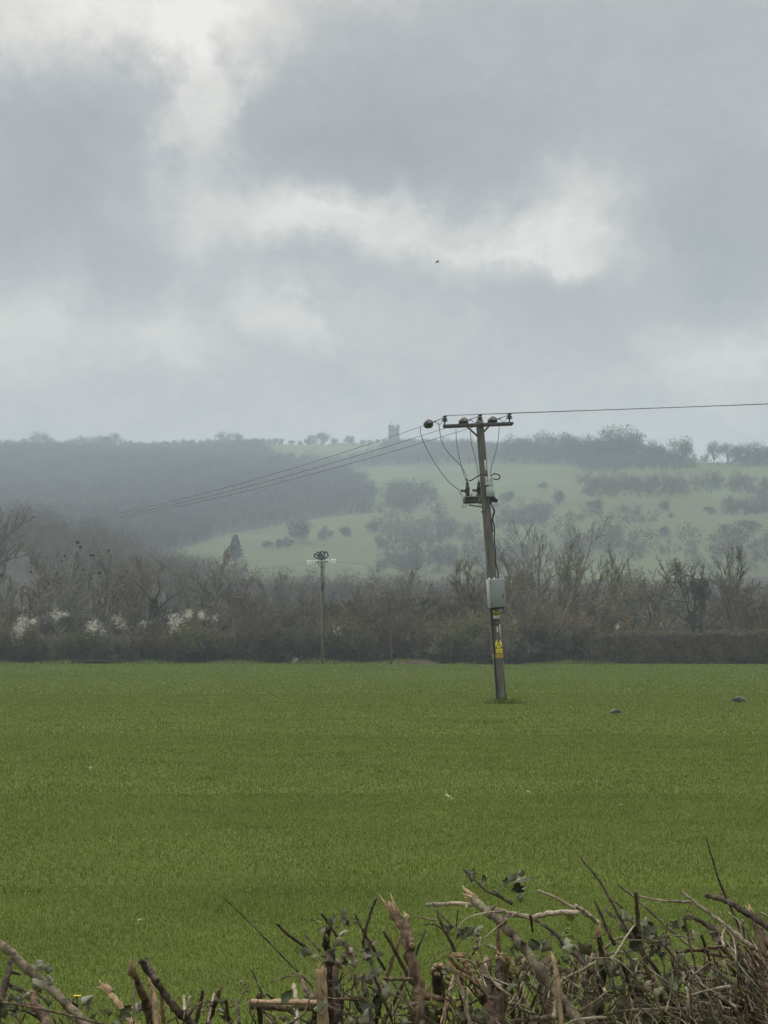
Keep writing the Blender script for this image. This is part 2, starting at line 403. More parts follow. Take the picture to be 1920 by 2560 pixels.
Lk.new(m2.outputs[2], bs.inputs['Base Color'])

# ------------------------------------------------------------------ distant woods
def far_tree_proto(rng, h, w=.42, trunk=.25, lumps=12, n=420, size=.9, wid=.07, limbs=True):
    """a bare crown as lumps of twig ribbons on limbs; w = half width over height"""
    c = rng.normal(0, 1, (lumps, 3)); c /= np.linalg.norm(c, axis=1, keepdims=True); c *= rng.uniform(.35, .8, (lumps, 1))
    cz = h * (trunk + (1 - trunk) * .5); C = c * [w * h, w * h, (1 - trunk) * .5 * h] + [0, 0, cz]
    k = rng.integers(0, lumps, n); g = rng.normal(0, 1, (n, 3)); g /= np.linalg.norm(g, axis=1, keepdims=True); g *= rng.uniform(0, 1, (n, 1)) ** .5
    p = C[k] + g * [w * h * .42, w * h * .42, (1 - trunk) * h * .24]
    d = (p - [0, 0, h * trunk * .8]); d /= np.linalg.norm(d, axis=1, keepdims=True); d = d * .7 + rng.normal(0, .55, (n, 3)); d /= np.linalg.norm(d, axis=1, keepdims=True)
    L = size * rng.uniform(.5, 1.4, n); mb = MB(); ribbons(mb, p - d * L[:, None] * .5, p + d * L[:, None] * .5, np.full(n, wid), np.full(n, wid * .5), rng)
    if limbs:
        b = np.tile([0, 0, h * max(trunk, .05) * .9], (lumps, 1)) + rng.normal(0, .04 * h, (lumps, 3)) * [.3, .3, 1]
        ribbons(mb, b, C, np.full(lumps, h * .012), np.full(lumps, h * .005), rng); ribbons(mb, b, C, np.full(lumps, h * .012), np.full(lumps, h * .005), rng)
        z = np.zeros((3, 3)); t = np.tile([0, 0, h * (trunk + .25)], (3, 1)); ribbons(mb, z, t, np.full(3, h * .013), np.full(3, h * .008), rng)
    V = np.concatenate(mb.V); V[:, 2] *= h / np.percentile(V[:, 2], 99.5); return V, np.concatenate(mb.Q)
def forest(name, mat_, protos, pts, scales, rng):
    mb = MB()
    for (x, y, z), s in zip(pts, scales):
        V, Q = protos[rng.integers(len(protos))]; a = rng.uniform(0, 6.283); c, sn = math.cos(a), math.sin(a)
        W = V * s
        mb.add(np.stack([W[:, 0] * c - W[:, 1] * sn + x, W[:, 0] * sn + W[:, 1] * c + y, W[:, 2] + z - .2], 1), Q)
    return mb.obj(name, mat_)
def scatter(poly, step, rng, d0=720, d1=2300, soft=6):
    us = [p[0] for p in poly]; out = []
    d = np.arange(d0, d1, step)
    for dd in d:
        x = np.arange((min(us) - 960) / F * dd, (max(us) - 960) / F * dd, step)
        x = x + rng.uniform(-.45, .45, len(x)) * step; y = dd + rng.uniform(-.45, .45, len(x)) * step
        u = 960 + F * x / y; z = zhill(u, y)
        P = np.stack([x, y, z], 1); pu, pv_ = proj(P)
        ok = inside(pu + rng.normal(0, soft, len(x)), pv_ + rng.normal(0, soft * .3, len(x)), poly) & (y < np.interp(u, RU, RD) + 30)
        out.append(P[ok])
    return np.concatenate(out)
rng = np.random.default_rng(3)
PR_WOOD = [far_tree_proto(rng, 11, .40, .22, 9, 170, 1.1, .09) for _ in range(8)]
PR_SCRUB = [far_tree_proto(rng, 6, .6, -.12, 8, 400, .55, .065, False) for _ in range(7)]
PR_MID = [far_tree_proto(rng, 13, .38, .2, 14, 620, .8, .035) for _ in range(6)]
pts = np.concatenate([scatter(WOOD_L, 6.2, rng)] + [scatter(q, 5.5, rng, soft=2) for q in ([(1440, 1146), (1600, 1150), (1740, 1163), (1745, 1180), (1450, 1177)], [(1836, 1155), (2100, 1155), (2100, 1172), (1836, 1170)])])
rdg = np.interp(960 + F * pts[:, 0] / pts[:, 1], RU, RD); sc = rng.uniform(.7, 1.15, len(pts)) * np.where(rdg - pts[:, 1] < 60, rng.uniform(.35, .75, len(pts)), 1) * np.where((rdg - pts[:, 1] < 160) & (rdg - pts[:, 1] >= 60), .75, 1)
tag(forest('hanging_wood', M_FARW, PR_WOOD, pts, sc, rng),
    'dense leafless woodland covering the left side of the far escarpment', 'woodland', kind='stuff')
pa = np.concatenate([scatter(q, 5.2, rng, soft=5) for q in SCRUBS[:4] + SCRUBS[6:]]); pc = np.concatenate([scatter(q, 3.6, rng, soft=.6) for q in ([(640, 1109), (980, 1108), (980, 1115), (640, 1115)], [(1750, 1154), (1840, 1155), (1840, 1162), (1750, 1162)])]); pc = pc[rng.random(len(pc)) < .45]; pb = np.concatenate([scatter(q, 7.4, rng, soft=12) for q in SCRUBS[4:6]])
ok = np.array([math.sin(p[0] * .06 + 1) * math.sin(p[1] * .035) + rng.normal(0, .5) > -.30 for p in pa]); pa = pa[ok]
ok = np.array([math.sin(p[0] * .05) * math.sin(p[1] * .03 + 1) + rng.normal(0, .5) > -.12 for p in pb]); pb = pb[ok]
pts = np.concatenate([pa, pb, pc]); sc = np.concatenate([np.clip(rng.lognormal(-.35, .45, len(pa)), .3, 1.8), np.clip(rng.lognormal(-.12, .5, len(pb)), .3, 2.1), rng.uniform(.2, .55, len(pc))])
tag(forest('hillside_scrub', M_SCRUB, PR_SCRUB, pts, sc, rng),
    'hazy belts of scrub and small bare trees across the right hand slope', 'scrub', kind='stuff')
P = []
for _ in range(1150):
    u = rng.uniform(-300, 2200); d = rng.uniform(380, 760)
    if u < 560 and d < 520 and rng.random() < .6: d = rng.uniform(520, 720)
    P.append(((u - 960) / F * d, d, float(zhill(u, d)), u))
sc = [rng.uniform(.62, .98) * (1.0 if p[3] < 230 else 1.22 if p[3] < 600 else (1.06 if p[1] < 560 and p[3] < 1250 else .9 if p[1] < 560 else .78)) for p in P]
tag(forest('valley_wood', M_MIDW, PR_MID, [p[:3] for p in P], sc, rng),
    'soft grey brown mass of bare woodland in the valley behind the hedgerow trees', 'woodland', kind='stuff')

def far_mesh(name, m, proto):
    mb = MB(); mb.add(proto[0], proto[1]); return mb.mesh(name, m)
def place(me, name, P, s, label, cat, group, rz=None, sz=None):
    o = link(name, me); o.location = P; o.rotation_euler = (0, 0, random.uniform(0, 6.28) if rz is None else rz); o.scale = (s, s, sz or s)
    return tag(o, label, cat, group)
SKY_R = [far_mesh('bare_skyline_tree', M_FARW, far_tree_proto(rng, 10, .52, .2, 18, 1300, .9, .055)) for _ in range(4)]
SKY_D = [far_mesh('dense_skyline_tree', M_SCRUB, far_tree_proto(rng, 10, .52, .1, 16, 1900, .9, .07)) for _ in range(4)]
BUSH_F = [far_mesh('hillside_bush', M_SCRUB, far_tree_proto(rng, 10, .55, .02, 14, 1300, 1.0, .09, False)) for _ in range(4)]
ORD = ['first', 'second', 'third', 'fourth', 'fifth', 'sixth', 'seventh', 'eighth', 'ninth', 'tenth', 'eleventh', 'twelfth', 'thirteenth',
       'fourteenth', 'fifteenth', 'sixteenth', 'seventeenth', 'eighteenth', 'nineteenth', 'twentieth', 'twenty-first', 'twenty-second', 'twenty-third', 'twenty-fourth']
def row_of_trees(lst, desc, place_txt, group, meshes, name):
    lst = sorted(lst)
    for i, (u, vb, vt, w) in enumerate(lst):
        P = hit(u, vb); h = (vb - vt) / F * P.y * random.uniform(.85, 1.2); s = h / 10; w *= random.uniform(.95, 1.3)
        o = place(meshes[i % len(meshes)], name, P - Vector((0, 0, .3)), s * w, '%s %s, %s from left' % (desc, place_txt, ORD[i]), 'tree', group, sz=s)
LW = [(2, 1121, 1096, 1.4), (36, 1121, 1097, 1.3), (74, 1121, 1094, 1.2), (122, 1121, 1095, 1.2), (186, 1121, 1096, 1.3), (228, 1122, 1094, 1.2), (265, 1122, 1092, 1.2), (305, 1121, 1098, 1.2), (20, 1121, 1092, 1.3), (55, 1121, 1094, 1.2), (95, 1121, 1074, 1.35), (140, 1121, 1096, 1), (168, 1121, 1092, 1.1), (208, 1122, 1090, 1.3), (245, 1122, 1087, 1.2),
      (284, 1121, 1084, 1.2), (322, 1121, 1100, 1), (345, 1120, 1104, 1.3), (375, 1119, 1107, 1.3)]
row_of_trees(LW, 'bare skyline tree', 'above the dark wood at far left', 'skyline trees above the wood', SKY_R, 'skyline_tree')
row_of_trees([(560, 1112, 1078, 1.1), (590, 1112, 1084, 1.1)], 'round bare tree', 'of the lone pair above the wood', 'pair of round skyline trees', SKY_R, 'skyline_tree')
SKT = [(642, 1112, 1098, 1.2), (655, 1112, 1096, .9), (673, 1112, 1096, .8), (686, 1112, 1095, .9), (702, 1112, 1093, .9), (728, 1112, 1097, 1.3), (750, 1112, 1098, .9), (768, 1113, 1094, 1.2),
      (781, 1113, 1088, 1.1), (807, 1113, 1080, 1.0), (836, 1113, 1096, 1.4), (873, 1113, 1087, 1.0), (908, 1112, 1096, 1.3), (925, 1112, 1097, 1.2), (944, 1112, 1095, 1.1), (962, 1112, 1098, 1.2)]
row_of_trees(SKT, 'small rounded tree', 'of the skyline row left of the tower', 'trees along the skyline field', SKY_D, 'skyline_tree')
RT = [(1290, 1150, 1092, 1.0), (1322, 1152, 1096, 1.0), (1362, 1152, 1084, 1.0), (1394, 1152, 1079, 1.05), (1425, 1154, 1086, .95), (1452, 1155, 1085, .95), (1480, 1158, 1076, 1.1), (1512, 1160, 1075, 1.1),
      (1545, 1160, 1074, 1.15), (1578, 1160, 1078, 1.1), (1612, 1162, 1092, 1.0), (1642, 1165, 1106, .9), (1702, 1168, 1100, 1.05), (1668, 1172, 1116, .8)]
row_of_trees(RT, 'large dark tree', 'of the ridge wood right of the pole', 'ridge trees right of the pole', SKY_D[:2] + SKY_R[:1] + SKY_D[2:], 'ridge_tree')
RT2 = [(1764, 1158, 1136, .9), (1788, 1158, 1102, 1.0), (1822, 1158, 1114, 1.1), (1856, 1160, 1114, 1.2), (1884, 1160, 1112, 1.2), (1912, 1160, 1114, 1.2), (1870, 1162, 1138, 1.8), (1898, 1163, 1140, 1.8), (1840, 1160, 1140, 1.5)]
row_of_trees(RT2, 'open bare tree', 'on the far right skyline', 'far right skyline trees', SKY_R, 'skyline_tree')
HB = [(1460, 1202, 1190, 1.5), (1358, 1222, 1206, 1.2), (1394, 1262, 1222, 1.0), (1490, 1278, 1250, 1.2), (1662, 1278, 1248, .9), (1776, 1287, 1266, 1.3), (1680, 1295, 1281, 1.0), (1666, 1340, 1316, 1.2),
      (1810, 1330, 1312, 1.0), (1270, 1255, 1228, 1.2), (1795, 1212, 1190, 1.3), (1838, 1222, 1192, 1.3), (1876, 1330, 1300, 1.6), (1025, 1280, 1220, 1.1)]
row_of_trees(HB, 'lone hazy bush', 'on the green slope right of centre', 'bushes dotted on the slope', BUSH_F, 'hillside_bush')
LB = [(752, 1356, 1305, 1.1), (812, 1352, 1318, 1.1), (862, 1345, 1312, 1.3), (930, 1328, 1300, 1.6), (700, 1372, 1346, 1.1), (668, 1368, 1352, 1.5), (956, 1372, 1340, 1.1), (720, 1368, 1344, 1.0)]
row_of_trees(LB, 'soft grey bush', 'in the pasture above the small pole', 'bushes in the lower pasture', BUSH_F, 'hillside_bush')
# dark conifer
def conifer(P, h):
    mb = MB(); rg = np.random.default_rng(5); n = 3000
    t = rg.uniform(.04, 1, n) ** .8; r = (1 - t) ** .8 * .33 * h * rg.uniform(.2, 1.1, n) * (.62 + .38 * ((t * 6.3) % 1.0 < .6)) + .1; an = rg.uniform(0, 6.283, n)
    p0 = np.stack([np.cos(an) * r, np.sin(an) * r, t * h], 1); d = np.stack([np.cos(an), np.sin(an), rg.uniform(-.5, .3, n)], 1)
    ribbons(mb, p0, p0 + d * .7, np.full(n, .22), np.full(n, .05), rg)
    o = thing('conifer_tree', P, 'dark green conical conifer at the edge of the lower pasture', 'tree')
    mb.obj('crown', M_CONIF, o)
    m = MB(); m.tube([(0, 0, -.3), (0, 0, h * .8)], [.3, .05], 6); m.obj('trunk', M_DARKB, o)
P = hit(588, 1398); conifer(P, (1398 - 1338) / F * P.y)

# ------------------------------------------------------------------ hedgerow trees
rng = np.random.default_rng(21)
def near_tree(kind, h):
    """returns trunk mesh, crown mesh for a tree about h metres high"""
    if kind == 'ash':            # upswept open crown on one trunk
        lv = [dict(seg=6, wob=.05, up=.05, kids=12, t0=.22, ang=.62, asd=.18, ratio=.58, rr=.55, rmin=.05, taper=.75),
              dict(seg=5, wob=.10, up=.14, kids=8, t0=.2, ang=.6, asd=.22, ratio=.48, rr=.6, rmin=.03, taper=.6),
              dict(seg=3, wob=.14, up=.12, kids=6, t0=.15, ang=.55, asd=.25, ratio=.5, rr=.7, rmin=.021, taper=.4),
              dict(seg=2, wob=.16, up=.1, kids=2, t0=.3, ang=.55, asd=.25, ratio=.5, rr=.8, rmin=.017, taper=.3),
              dict(seg=1, wob=.1, up=.1, taper=.3)]
        P, D, L, R = [[0, 0, -.2]], [[.02, 0, 1]], [h * .86], [h * .019]
    elif kind == 'tall':         # narrow close-set stems
        n = 5; lv = [dict(seg=6, wob=.04, up=.05, kids=11, t0=.3, ang=.62, asd=.2, ratio=.40, rr=.55, rmin=.035, taper=.7),
              dict(seg=4, wob=.15, up=.05, kids=7, t0=.15, ang=.65, asd=.25, ratio=.5, rr=.65, rmin=.022, taper=.5),
              dict(seg=2, wob=.18, up=.04, kids=3, t0=.1, ang=.65, asd=.2, ratio=.5, rr=.75, rmin=.016, taper=.4),
              dict(seg=1, wob=.1, up=.1, taper=.3)]
        P = rng.uniform(-1, 1, (n, 3)) * [1.6, 1.2, 0]; D = rng.normal(0, .16, (n, 3)) + [0, 0, 1]; L = rng.uniform(.66, .92, n) * h; R = rng.uniform(.7, 1, n) * h * .011
    elif kind == 'multi':        # big coppiced tree, many long straight rods
        n = 15; lv = [dict(seg=6, wob=.05, up=.02, kids=9, t0=.35, ang=.45, asd=.18, ratio=.34, rr=.6, rmin=.034, taper=.6),
              dict(seg=4, wob=.14, up=.05, kids=5, t0=.2, ang=.55, asd=.2, ratio=.5, rr=.7, rmin=.024, taper=.5),
              dict(seg=2, wob=.13, up=.12, kids=2, t0=.2, ang=.5, asd=.2, ratio=.5, rr=.8, rmin=.018, taper=.4),
              dict(seg=1, wob=.1, up=.1, taper=.3)]
        D = rng.normal(0, .34, (n, 3)) * [1.2, .7, 0] + [0, 0, 1]; P = D * [.6, .6, 0]; L = rng.uniform(.6, 1.0, n) * h; R = rng.uniform(.6, 1, n) * h * .0105
    elif kind == 'thorn':        # gnarled hawthorn, clear stems and a dense rounded head
        n = 4; lv = [dict(seg=6, wob=.15, up=.06, kids=11, t0=.45, ang=.8, asd=.25, ratio=.5, rr=.55, rmin=.05, taper=.6),
              dict(seg=5, wob=.25, up=.05, kids=7, t0=.2, ang=.8, asd=.3, ratio=.45, rr=.6, rmin=.028, taper=.5),
              dict(seg=3, wob=.3, up=.05, kids=5, t0=.1, ang=.8, asd=.3, ratio=.45, rr=.7, rmin=.02, taper=.4),
              dict(seg=2, wob=.25, up=.06, taper=.3)]
        P = rng.uniform(-1, 1, (n, 3)) * [.8, .6, 0]; D = rng.normal(0, .20, (n, 3)) * [1.3, 1, 0] + [0, 0, 1]; L = rng.uniform(.7, .9, n) * h; R = rng.uniform(.7, 1, n) * h * .022
    else:                        # bush: dense thicket from the ground
        n = 26; lv = [dict(seg=5, wob=.16, up=.06, kids=8, t0=.15, ang=.65, asd=.25, ratio=.5, rr=.6, rmin=.026, taper=.6),
              dict(seg=4, wob=.24, up=.05, kids=6, t0=.05, ang=.75, asd=.3, ratio=.5, rr=.65, rmin=.022, taper=.5),
              dict(seg=3, wob=.28, up=.04, kids=2, t0=.05, ang=.75, asd=.3, ratio=.55, rr=.8, rmin=.018, taper=.4),
              dict(seg=2, wob=.2, up=.05, taper=.3)]
        P = rng.uniform(-1, 1, (n, 3)) * [2.2, 1.0, 0]; D = rng.normal(0, .42, (n, 3)) * [1.2, .8, 0] + [0, 0, 1]; D[:, 0] += P[:, 0] * .12
        L = rng.uniform(.45, .98, n) * h; R = rng.uniform(.6, 1, n) * .05
    g = grow(rng, P, D, L, R, lv)
    top = np.percentile(np.concatenate([q[1][:, 2] for q in g]), 99.7); k = h / top
    g = [(a * k, b * k, c, d) for a, b, c, d in g]
    if kind == 'bush':           # leafy litter and dead twigs packed at the foot
        m = 5600; p = rng.uniform(-1, 1, (m, 3)) * [2.8, 1.2, 0]; p[:, 2] = rng.beta(1.0, 2.4, m) * h * .6
        p[:, 0] += rng.normal(0, .3, m)
        d = rng.normal(0, 1, (m, 3)); d /= np.linalg.norm(d, axis=1, keepdims=True)
        g.append((p, p + d * rng.uniform(.15, .5, (m, 1)), np.full(m, .013), np.full(m, .008)))
    return g
def tree_meshes(kind, h, m):
    g = near_tree(kind, h); cut = 1 if kind in ('bush', 'tall', 'multi') else 2
    if kind == 'bush':
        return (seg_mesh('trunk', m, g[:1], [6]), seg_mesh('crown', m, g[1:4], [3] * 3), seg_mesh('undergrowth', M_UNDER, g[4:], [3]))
    return (seg_mesh('trunk', m, g[:cut], [6, 5][:cut]), seg_mesh('crown', m, g[cut:], [3] * 9))
def plant_tree(src, name, P, label, cat, group, s=1.0, sx=None, rz=None):
    o = thing(name, P, label, cat, group); o.scale = (sx or s, sx or s, s); o.rotation_euler = (0, 0, random.uniform(-.5, .5) + random.choice([0, math.pi]) if rz is None else rz)
    for me in src: link(me.name.split('.')[0], me, o)
    return o
def gnd(u, Y): x = (u - 960) / F * Y; return Vector((x, Y, float(zfield(x, Y)) if Y < 246 else float(zhill(u, Y))))
TREE = {'ash': [tree_meshes('ash', 10, M_GREY), tree_meshes('ash', 10, M_BROWN)], 'tall': [tree_meshes('tall', 10, M_GREY), tree_meshes('tall', 10, M_BROWN)],
        'multi': [tree_meshes('multi', 10, M_GREY), tree_meshes('multi', 10, M_OLIVE)], 'thorn': [tree_meshes('thorn', 8, M_BROWN), tree_meshes('thorn', 8, M_DARKB), tree_meshes('thorn', 8, M_GREY)],
        'bush': [tree_meshes('bush', 4, M_GREY), tree_meshes('bush', 4, M_BROWN), tree_meshes('bush', 4, M_OLIVE), tree_meshes('bush', 4, M_RED), tree_meshes('bush', 4, M_DARKB)]}
HT = {'ash': 10, 'tall': 10, 'multi': 10, 'thorn': 8, 'bush': 4}
def row_tree(kind, var, u, vtop, Y, label, w=1.0, name=None, rz=None):
    P = gnd(u, Y); h = CZ + (HZ - vtop) / F * Y - P.z; s = h / HT[kind]
    return plant_tree(TREE[kind][var], name or {'bush': 'thicket_bush', 'thorn': 'hawthorn_tree'}.get(kind, 'bare_tree'), P, label,
                      'bush' if kind == 'bush' else 'tree', 'thicket bushes along the far field edge' if kind == 'bush' else 'bare hedgerow trees behind the field', s, s * w, rz)
TREES = [
    ('ash', 0, -45, 1180, 300, 'tall pale bare tree fanning in from the left edge of the picture', 1.1),
    ('tall', 0, 30, 1420, 245, 'slender grey tree at the far left with one rook nest', 1.3),
    ('tall', 1, 105, 1375, 262, 'slender bare tree with two rook nests, left of the tallest nest tree', 1.2),
    ('tall', 0, 192, 1352, 258, 'tallest rook nest tree with two dark nests in its top', 1.25),
    ('tall', 1, 270, 1378, 268, 'bare upright tree with two nests, right of the tallest nest tree', 1.2),
    ('ash', 1, 345, 1388, 262, 'grey twiggy tree behind the ivy clad trunk', 1.0),
    ('ash', 0, 528, 1352, 250, 'broad round bare tree with a fan of limbs, above the white blossom', 1.02),
    ('tall', 0, 440, 1400, 270, 'dim grey tree between the ivy clad trunk and the broad round tree', 1.3),
    ('tall', 1, 610, 1425, 262, 'faint brown tree between the broad round tree and the small wooden pole', 1.4),
    ('multi', 0, 692, 1424, 240, 'spray of grey rods rising just left of the small wooden pole', .62),
    ('ash', 1, 770, 1455, 268, 'low faint tree directly behind the small wooden pole', 1.0),
    ('thorn', 0, 868, 1478, 240, 'rounded reddish tree right of the small wooden pole', 1.1),
    ('tall', 1, 938, 1440, 252, 'reddish twiggy tree midway between the two poles', 1.5),
    ('ash', 0, 1003, 1408, 240, 'thin grey tree above the little sapling', .9),
    ('tall', 0, 1078, 1432, 240, 'pair of bare upright stems left of the transformer pole', 1.1),
    ('ash', 1, 1160, 1392, 236, 'twiggy bare tree touching the left of the transformer pole', 1.05),
    ('multi', 0, 1345, 1300, 228, 'largest tree of the hedgerow, grey rods spreading right of the transformer pole', .9),
    ('multi', 1, 1440, 1352, 232, 'second spray of rods, leaning right beside the largest tree', .8),
    ('tall', 1, 1275, 1362, 240, 'slim rods close behind the transformer pole on its right', 1.1),
    ('ash', 0, 1557, 1364, 236, 'open crowned tree left of the dark hawthorns', .8),
    ('thorn', 2, 1628, 1396, 226, 'grey brown hawthorn with a dense head, left one of two above the clipped hedge', .95),
    ('thorn', 1, 1742, 1402, 225, 'dark hawthorn with a clear forked stem, right one of two above the clipped hedge', .92),
    ('ash', 1, 1836, 1358, 240, 'bare tree with an oval open crown at the right, tallest above the clipped hedge', .8),
    ('thorn', 0, 1905, 1450, 226, 'brown thorn tree cut by the right edge of the picture', 1.1),
    ('thorn', 2, 1520, 1478, 228, 'low grey thorn where the clipped hedge begins', 1.1),
    ('tall', 0, 1690, 1440, 256, 'faint upright tree seen between the two hawthorns', 1.3),
    ('thorn', 0, 2010, 1420, 228, 'thorn tree just beyond the right edge', 1.0),
]
T_OBJ = [row_tree(k, v, u, vt, Y, lab, w) for k, v, u, vt, Y, lab, w in TREES]
# ivy clad trunk with a leaning dead limb
P = gnd(385, 238)
o = thing('ivy_clad_tree', P, 'dark ivy clad trunk with bare limbs leaning to the left', 'tree')
mb = MB(); mb.tube([(0, 0, -.2), (.05, 0, 3), (-.1, 0, 6.2), (-1.1, .1, 7.6), (-2.4, .2, 8.7), (-3.9, .2, 9.1)], [.24, .2, .17, .14, .09, .04], 7)
mb.tube([(-.1, 0, 6.0), (.6, 0, 7.5), (.4, 0, 8.9), (.8, 0, 10.6)], [.14, .11, .07, .03], 6); mb.tube([(0, 0, 5), (1.4, .1, 6.5), (2.5, .1, 7.2), (2.9, 0, 8.5)], [.12, .1, .07, .03], 6)
mb.obj('trunk', M_DARKB, o)
st = np.array([[-1.1, .1, 7.6], [-2.4, .2, 8.7], [-3, .2, 8.9], [.5, 0, 8.2], [.5, 0, 9.2], [.8, 0, 10.4], [2.5, .1, 7.2], [2.9, 0, 8.3], [-3.7, .2, 9.1], [.6, 0, 7.5]])
g = grow(rng, np.repeat(st, 5, 0), rng.normal(0, .7, (50, 3)) + [0, 0, .6], rng.uniform(1.2, 2.4, 50), np.full(50, .035),
         [dict(seg=3, wob=.2, up=.08, kids=7, t0=.1, ang=.6, asd=.2, ratio=.5, rr=.6, rmin=.012), dict(seg=2, wob=.2, up=.1, kids=5, t0=.1, ang=.6, asd=.2, ratio=.5, rr=.7, rmin=.010), dict(seg=1, wob=.1, up=.1)])
link('crown', seg_mesh('crown', M_GREY, g, [4, 3, 3]), o)
n = 1700; zz = rng.uniform(2.6, 6.6, n); rr_ = .2 + .42 * np.sin((zz - 2.2) / 4.6 * np.pi) * rng.uniform(.2, 1, n); an = rng.uniform(0, 6.28, n)
p0 = np.stack([np.cos(an) * rr_, np.sin(an) * rr_, zz], 1); d = rng.normal(0, 1, (n, 3)); d /= np.linalg.norm(d, axis=1, keepdims=True)
mb = MB(); ribbons(mb, p0, p0 + d * .13, np.full(n, .06), np.full(n, .02), rng); mb.obj('ivy', M_IVYDARK, o)
# rook nests, placed in the crowns of the nest trees
for i, (u, v) in enumerate([(194, 1356), (201, 1368), (81, 1394), (162, 1389), (154, 1404), (207, 1425), (249, 1432), (78, 1430), (5, 1438), (226, 1388), (232, 1389), (272, 1376)]):
    Y = 256 + (i % 3); P = at(u, v, Y); mb = MB(); n = 260
    d = rng.normal(0, 1, (n, 3)); d /= np.linalg.norm(d, axis=1, keepdims=True)
    p = d * np.array([.16, .16, .12]) * rng.uniform(.3, 1, (n, 1)); t = np.cross(d, rng.normal(0, 1, (n, 3))); t /= np.linalg.norm(t, axis=1, keepdims=True)
    prisms(mb, p - t * .14, p + t * .14, np.full(n, .016), np.full(n, .01))
    o = mb.obj('rook_nest', M_NEST); o.location = P; s = random.uniform(.7, 1.15); o.scale = (s, s, s)
    w = ['highest, in the top of the tallest nest tree', 'just below the highest nest', 'upper one left of the tallest', 'between the tallest nest tree and its left neighbour',
         'lower left of the tallest nest tree', 'deep in the crown of the tallest nest tree', 'rightmost of the low nests', 'lower of two in the left tree', 'cut close by the left edge of the picture', 'left one of a touching pair', 'right one of a touching pair', 'highest on the right hand nest tree'][i]
    tag(o, 'dark round stick nest in bare twigs, ' + w, 'bird nest', 'rook nests in the bare trees')

# thicket along the field edge
BU = [(-70, 1515, 216, 0, 'at the left edge'), (30, 1535, 215, 1, 'left of the first white blossom'), (120, 1548, 216, 0, 'between the first and second white blossom'),
      (205, 1560, 214, 2, 'carrying the creamy blossom above the fallen branch'), (300, 1548, 216, 0, 'right of the fallen branch'), (390, 1556, 215, 1, 'below the ivy clad trunk'),
      (478, 1540, 216, 2, 'with the brightest white blossom sprays'), (560, 1538, 217, 0, 'below the broad round tree'), (640, 1530, 216, 1, 'with pale lichen, halfway to the small wooden pole'),
      (725, 1520, 216, 0, 'just left of the small wooden pole'), (850, 1528, 217, 2, 'just right of the small wooden pole'), (930, 1510, 222, 3, 'reddish, behind the sapling on its left'),
      (1020, 1500, 224, 3, 'reddish, behind the brown earth heap'), (1100, 1520, 219, 1, 'left of the big olive bush'), (1195, 1512, 210, 2, 'big olive one behind the transformer pole'),
      (1300, 1500, 212, 1, 'brown, right of the transformer pole'), (1380, 1492, 214, 0, 'below the largest tree'), (1462, 1505, 216, 3, 'where the thicket meets the clipped hedge'),
      (1250, 1560, 206, 0, 'low dark one spreading at the foot of the transformer pole')]
B_OBJ = []
for u, vt, Y, k, where in BU:
    B_OBJ.append(row_tree('bush', k, u, vt, Y, 'dense leafless thicket bush ' + where, random.uniform(.82, 1.05)))
BK = [(-20, 1505, 232), (70, 1520, 234), (160, 1515, 236), (250, 1525, 233), (330, 1515, 236), (430, 1520, 232), (600, 1505, 234), (680, 1510, 232), (760, 1515, 234), (830, 1505, 236),
      (905, 1500, 240), (985, 1490, 240), (1060, 1490, 238), (1130, 1485, 236), (1230, 1475, 234), (1330, 1470, 238), (1430, 1475, 238), (1510, 1500, 262), (1580, 1505, 275), (1660, 1495, 280), (1760, 1490, 275), (1850, 1490, 280), (1930, 1495, 275),
      (500, 1505, 240), (40, 1490, 262), (140, 1495, 268)]
for i, (u, vt, Y) in enumerate(sorted(BK)):
    o = row_tree('bush', (1 if i % 3 == 0 else 4) if Y < 250 else (0, 1, 3)[i % 3], u, vt, Y, 'taller dim bush in the second row behind the thicket, %s from left' % (ORD[i] if i < len(ORD) else ['twenty-fifth', 'twenty-sixth'][i - 24]), 1.1)
    o['group'] = 'second row of bushes behind the thicket'
# white blackthorn blossom sprays on the thicket
def blossom(u, v, Y, w, h, n, host):
    mb = MB(); k = max(4, n // 14); m = 17
    k = int(k * 3); b = rng.normal(0, 1, (k, 3)) * [w * .42, .3, h * .32]; b[:, 0] += b[:, 2] * .25
    c = (b[:, None] + rng.normal(0, 1, (k, m, 3)) * rng.uniform(.4, 1.3, (k, 1, 1)) * [.12, .08, .10]).reshape(-1, 3)
    d = rng.normal(0, 1, c.shape); d /= np.linalg.norm(d, axis=1, keepdims=True); s = rng.uniform(.010, .022, len(c))
    ribbons(mb, c - d * s[:, None], c + d * s[:, None], s, s * .7, rng)
    P = at(u, v, Y); me = mb.shift(P).mesh('blossom', M_BLOS); o = link('blossom', me, host)
    R = Matrix.LocRotScale(host.location, host.rotation_euler, host.scale).inverted(); me.transform(R)
for u, v, w, h, n, b in [(52, 1568, .9, 1.9, 800, 1), (82, 1555, .4, .8, 130, 1), (142, 1540, .8, .9, 260, 2), (166, 1535, .3, .5, 70, 2), (232, 1568, .7, 1.1, 420, 3), (258, 1580, .4, .6, 60, 3), (305, 1560, .9, .9, 120, 4), (290, 1545, .5, .5, 70, 4),
                         (438, 1556, .9, 1.4, 520, 6), (472, 1538, .5, .8, 230, 6), (505, 1536, .5, .6, 160, 6), (362, 1560, .9, .9, 90, 5), (535, 1545, .7, .6, 90, 7), (850, 1575, 1.4, 1.0, 30, 10), (1545, 1566, .3, .5, 60, 17), (738, 1650, .3, .4, 50, 9)]:
    blossom(u, v, 213.2, w, h, n, B_OBJ[b])
